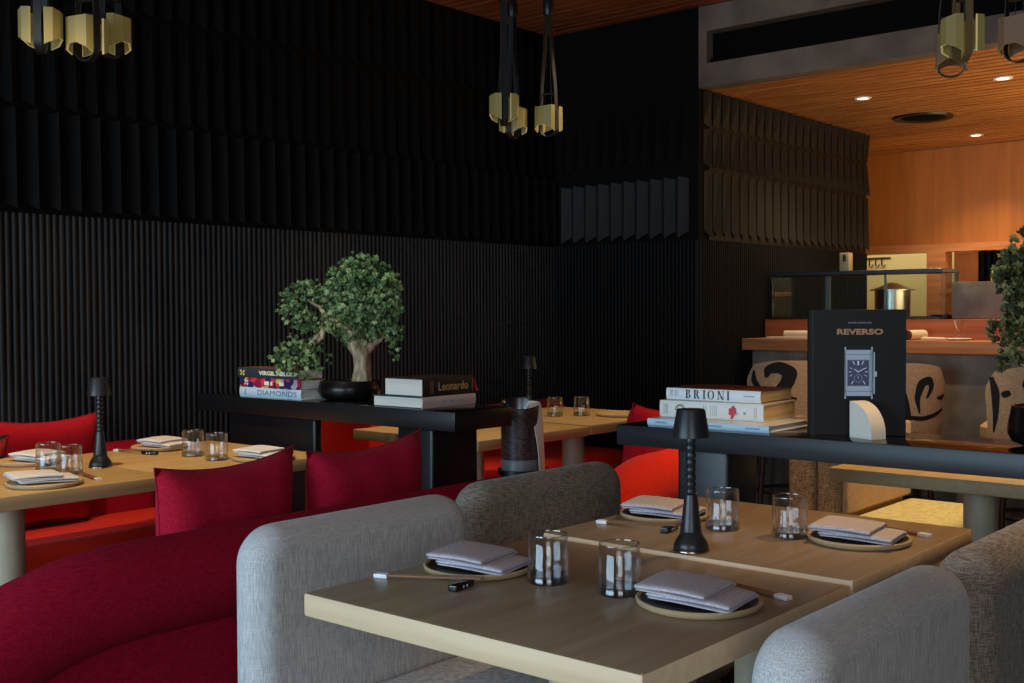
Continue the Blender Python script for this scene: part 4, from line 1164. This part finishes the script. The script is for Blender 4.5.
# ------------------------------------------------------------------ bar stools with brushwork
def make_stool(label, loc, rz, strokes):
    t = thing('bar_stool', label, 'bar stool', loc, rz, 'bar stools with brushwork backs')
    R0, th, span = .30, .05, 1.02
    def surf(s, z, o=0.):
        """s -1..1 across the back, outer face towards -Y"""
        a = s*span; r = R0+o
        flare = 1+.10*(z-.62)/.36
        return Vector((r*flare*math.sin(a)*.92, -r*math.cos(a)*.62+.05, z))
    def top(s): return .985-.035*max(0, abs(s)-.25)**2*2.2-(.06*max(0, abs(s)-.8)/.2)
    bm = bmesh.new(); ns, nz = 28, 10; grids = []
    for o in (0., -th):
        g = []
        for i in range(ns+1):
            s = -1+2*i/ns; row = []
            for j in range(nz+1):
                z = .60+(top(s)-.60)*j/nz
                oo = o if j not in (0, nz) else o*.8-.004
                row.append(bm.verts.new(surf(s, z, oo)))
            g.append(row)
        grids.append(g)
    a, b = grids
    for i in range(ns):
        for j in range(nz):
            bm.faces.new((a[i][j], a[i+1][j], a[i+1][j+1], a[i][j+1]))
            bm.faces.new((b[i][j], b[i][j+1], b[i+1][j+1], b[i+1][j]))
        bm.faces.new((a[i][nz], a[i+1][nz], b[i+1][nz], b[i][nz])); bm.faces.new((a[i][0], b[i][0], b[i+1][0], a[i+1][0]))
    for i in (0, ns):
        for j in range(nz): bm.faces.new((a[i][j], a[i][j+1], b[i][j+1], b[i][j]))
    bk = mesh_obj('backrest', bm, M['stool_cloth'], t, True, 60)
    bm = bmesh.new()
    for st in strokes:
        pts = st
        fine = []
        for p, q in zip(pts[:-1], pts[1:]):
            for k in range(6):
                f = k/6; fine.append(tuple(p[i]+(q[i]-p[i])*f for i in range(3)))
        fine.append(pts[-1])
        # smooth
        for _ in range(2):
            fine = [fine[0]]+[tuple((fine[i-1][c]+2*fine[i][c]+fine[i+1][c])/4 for c in range(3)) for i in range(1, len(fine)-1)]+[fine[-1]]
        rows = []
        for i, (s, z, w) in enumerate(fine):
            w *= 1.4
            p = fine[max(i-1, 0)]; q = fine[min(i+1, len(fine)-1)]
            ds, dz = (q[0]-p[0])*.26, q[1]-p[1]; L = math.hypot(ds, dz) or 1.
            nx, nz_ = -dz/L*w/.26, ds/L*w
            rows.append([bm.verts.new(surf(max(-1, min(1, s+nx*k)), min(z+nz_*k, top(s)-.004), .0025)) for k in (-1, -.33, .33, 1)])
        for r, q in zip(rows[:-1], rows[1:]):
            for k in range(3): bm.faces.new((r[k], r[k+1], q[k+1], q[k]))
    mesh_obj('brush_stroke', bm, M['stool_brush'], bk)
    bm = bmesh.new(); add_lathe(bm, [(0, .60), (.20, .60), (.225, .62), (.225, .67), (.20, .69), (0, .695)], 36, 0, .08); mesh_obj('seat', bm, M['stool_cloth'], t)
    for sx in (-1, 1):
        for sy in (-1, 1):
            bm = bmesh.new(); add_tube(bm, [(sx*.19, .08+sy*.17, 0), (sx*.15, .08+sy*.13, .605)], [.014, .018], 10); mesh_obj('leg', bm, M['stool_wood'], t)
    tube('footrest', M['stool_wood'], t, [(.178*math.cos(q*PI/8), .08+.16*math.sin(q*PI/8), .22) for q in range(17)], .010, 8)
    return t
ST1 = [[(-.52, .89, .006), (-.47, .935, .018), (-.26, .95, .024), (-.06, .92, .026), (-.12, .86, .024), (-.30, .80, .02), (-.44, .75, .012)], [(-.42, .765, .006), (-.16, .775, .014), (.06, .77, .004)],
       [(-.78, .93, .004), (-.80, .87, .014), (-.66, .82, .010)], [(-.72, .83, .012), (-.55, .80, .016), (-.46, .82, .006)], [(.62, .95, .006), (.66, .86, .018), (.74, .74, .014), (.72, .66, .006)], [(.34, .80, .006), (.38, .78, .014), (.30, .75, .004)]]
ST2 = [[(-.05, .90, .006), (.02, .80, .018), (.10, .70, .016), (.1, .64, .008)], [(.34, .72, .003), (.28, .80, .010), (.36, .88, .016), (.52, .90, .014), (.58, .86, .010), (.48, .80, .004)],
       [(.12, .70, .007), (.4, .69, .009), (.7, .71, .008), (.92, .74, .005)], [(.72, .80, .004), (.86, .80, .010), (.97, .82, .003)], [(-.8, .92, .01), (-.5, .88, .02), (-.45, .76, .016), (-.7, .68, .008)]]
ST3 = [[(-.86, .95, .006), (-.78, .86, .016), (-.80, .74, .010), (-.86, .66, .003)], [(-.66, .86, .006), (-.62, .85, .014), (-.52, .86, .008)], [(-.1, .95, .01), (-.22, .90, .026), (-.05, .86, .026), (.2, .88, .02)],
       [(-.52, .78, .010), (-.38, .765, .022), (-.2, .79, .024), (.1, .74, .02)], [(.3, .95, .01), (.5, .85, .022), (.4, .7, .014)]]
make_stool('sand coloured bar stool with a large black brush loop, behind the white books', (-3.03, 6.03, 0), 0.62, ST1)
make_stool('bar stool with black curl brushwork right of the upright watch book', (-2.41, 6.03, 0), 0.62, ST2)
make_stool('bar stool with heavy black strokes behind the right bonsai', (-1.70, 6.03, 0), 0.62, ST3)

# ------------------------------------------------------------------ lights
def area(name, loc, target, sx, sy, power, col, spread=180):
    l = bpy.data.lights.new(name, 'AREA'); l.shape = 'RECTANGLE'; l.size = sx; l.size_y = sy; l.energy = power; l.color = col
    l.spread = math.radians(spread)
    o = bpy.data.objects.new(name, l); C.objects.link(o); o.location = loc
    o.rotation_euler = (Vector(target)-Vector(loc)).to_track_quat('-Z', 'Y').to_euler()
    return o
def spot(name, loc, target, power, col, angle=50, blend=.6, size=.04):
    l = bpy.data.lights.new(name, 'SPOT'); l.energy = power; l.color = col; l.spot_size = math.radians(angle); l.spot_blend = blend; l.shadow_soft_size = size
    o = bpy.data.objects.new(name, l); C.objects.link(o); o.location = loc
    o.rotation_euler = (Vector(target)-Vector(loc)).to_track_quat('-Z', 'Y').to_euler()
    return o
COOL = (.54, .79, 1.0); WARM = (1., .77, .48); AMB = (1., .66, .34)
# daylight from the windows on the entrance side
area('window_light', (-2.6, -2.6, 1.35), (-2.4, 2.5, .9), 3.6, 1.9, 178, COOL)
# ceiling spots over the tables
spot('table_spot', (-3.2, 1.55, 2.98), (-3.58, 2.0, .75), 140, WARM, 52)
spot('table_spot', (-3.15, 4.6, 2.98), (-3.45, 4.1, .75), 100, WARM, 52)
spot('table_spot', (-1.0, 4.7, 2.98), (-1.6, 4.3, .5), 260, WARM, 56)
spot('bench_spot', (-4.0, 2.4, 2.98), (-4.15, 2.3, .45), 36, AMB, 44)
spot('bench_spot', (-4.0, 3.9, 2.98), (-4.2, 3.7, .45), 60, AMB, 44)
spot('sofa_spot', (-1.7, 3.3, 2.98), (-2.3, 3.75, .6), 60, AMB, 34)
spot('table_spot', (-1.275, 2.3, 2.98), (-1.275, 2.2, .75), 6, WARM, 60)
# kitchen
for x, y, _ in DL: spot('kitchen_spot', (x, y, KCEIL-.02), (x, y, 0), 50, WARM, 110, .8)
for x in (-1.0, .4): spot('kitchen_spot', (x, 7.6, KCEIL-.02), (x, 7.6, 0), 60, WARM, 100, .8)
area('kitchen_fill', (-2.6, 8.3, 1.9), (-2.6, 9.2, 2.0), 2.6, .6, 4, (1., .72, .32))  # added warm fill for the veneer wall, no fitting here
area('bar_ceiling_fill', (-1.2, 7.3, 1.6), (-2.0, 7.3, 2.56), 2.4, .8, 30, (1., .76, .40))  # hidden upward fill, added to brighten the amber slats
area('pantry_light', (-4.0, 9.8, 2.4), (-4.0, 9.9, 1.2), 1.4, .5, 14, (1., .86, .56))
spot('shelf_spot', (-3.0, 2.4, 2.98), (-3.3, 2.98, 1.2), 62, (1., .9, .74), 40)
spot('ceiling_fill', (-2.4, 4.4, 2.2), (-2.6, 5.4, 3.03), 10, AMB, 120, 1.)  # unseen fill added to lift the dark wood ceiling
spot('stool_fill', (-2.2, 4.7, 2.98), (-2.4, 6.0, .75), 70, WARM, 36)  # added to brighten the stool backs, no such fitting known
area('window_light', (1.6, -1.6, 1.7), (-1.4, 2.2, .8), 1.8, 1.6, 44, (.86, .93, 1.))
spot('shelf_spot', (-.75, 3.25, 2.98), (-1.15, 2.66, .8), 150, (1., .64, .30), 40, 1.)
w = bpy.data.worlds.new('World'); scene.world = w; w.use_nodes = True
w.node_tree.nodes['Background'].inputs['Color'].default_value = (.55, .62, .75, 1)
w.node_tree.nodes['Background'].inputs['Strength'].default_value = .02

# ------------------------------------------------------------------ camera
cam = bpy.data.cameras.new('Camera'); co = bpy.data.objects.new('Camera', cam); C.objects.link(co); scene.camera = co
cam.sensor_width = 36.; cam.lens = 1135./1024*36.; cam.clip_start = .05
RW = Matrix(((0.761086, -0.012856, 0.648523), (0.648630, 0.023123, -0.760753), (-0.005216, 0.999650, 0.025938)))
co.matrix_world = Matrix.Translation((0, 0, 1.27)) @ RW.to_4x4()
scene.view_settings.view_transform = 'Standard'
scene.view_settings.look = 'None'
scene.view_settings.exposure = 0.
scene.cycles.use_denoising = True
scene.cycles.max_bounces = 8
scene.cycles.transparent_max_bounces = 16
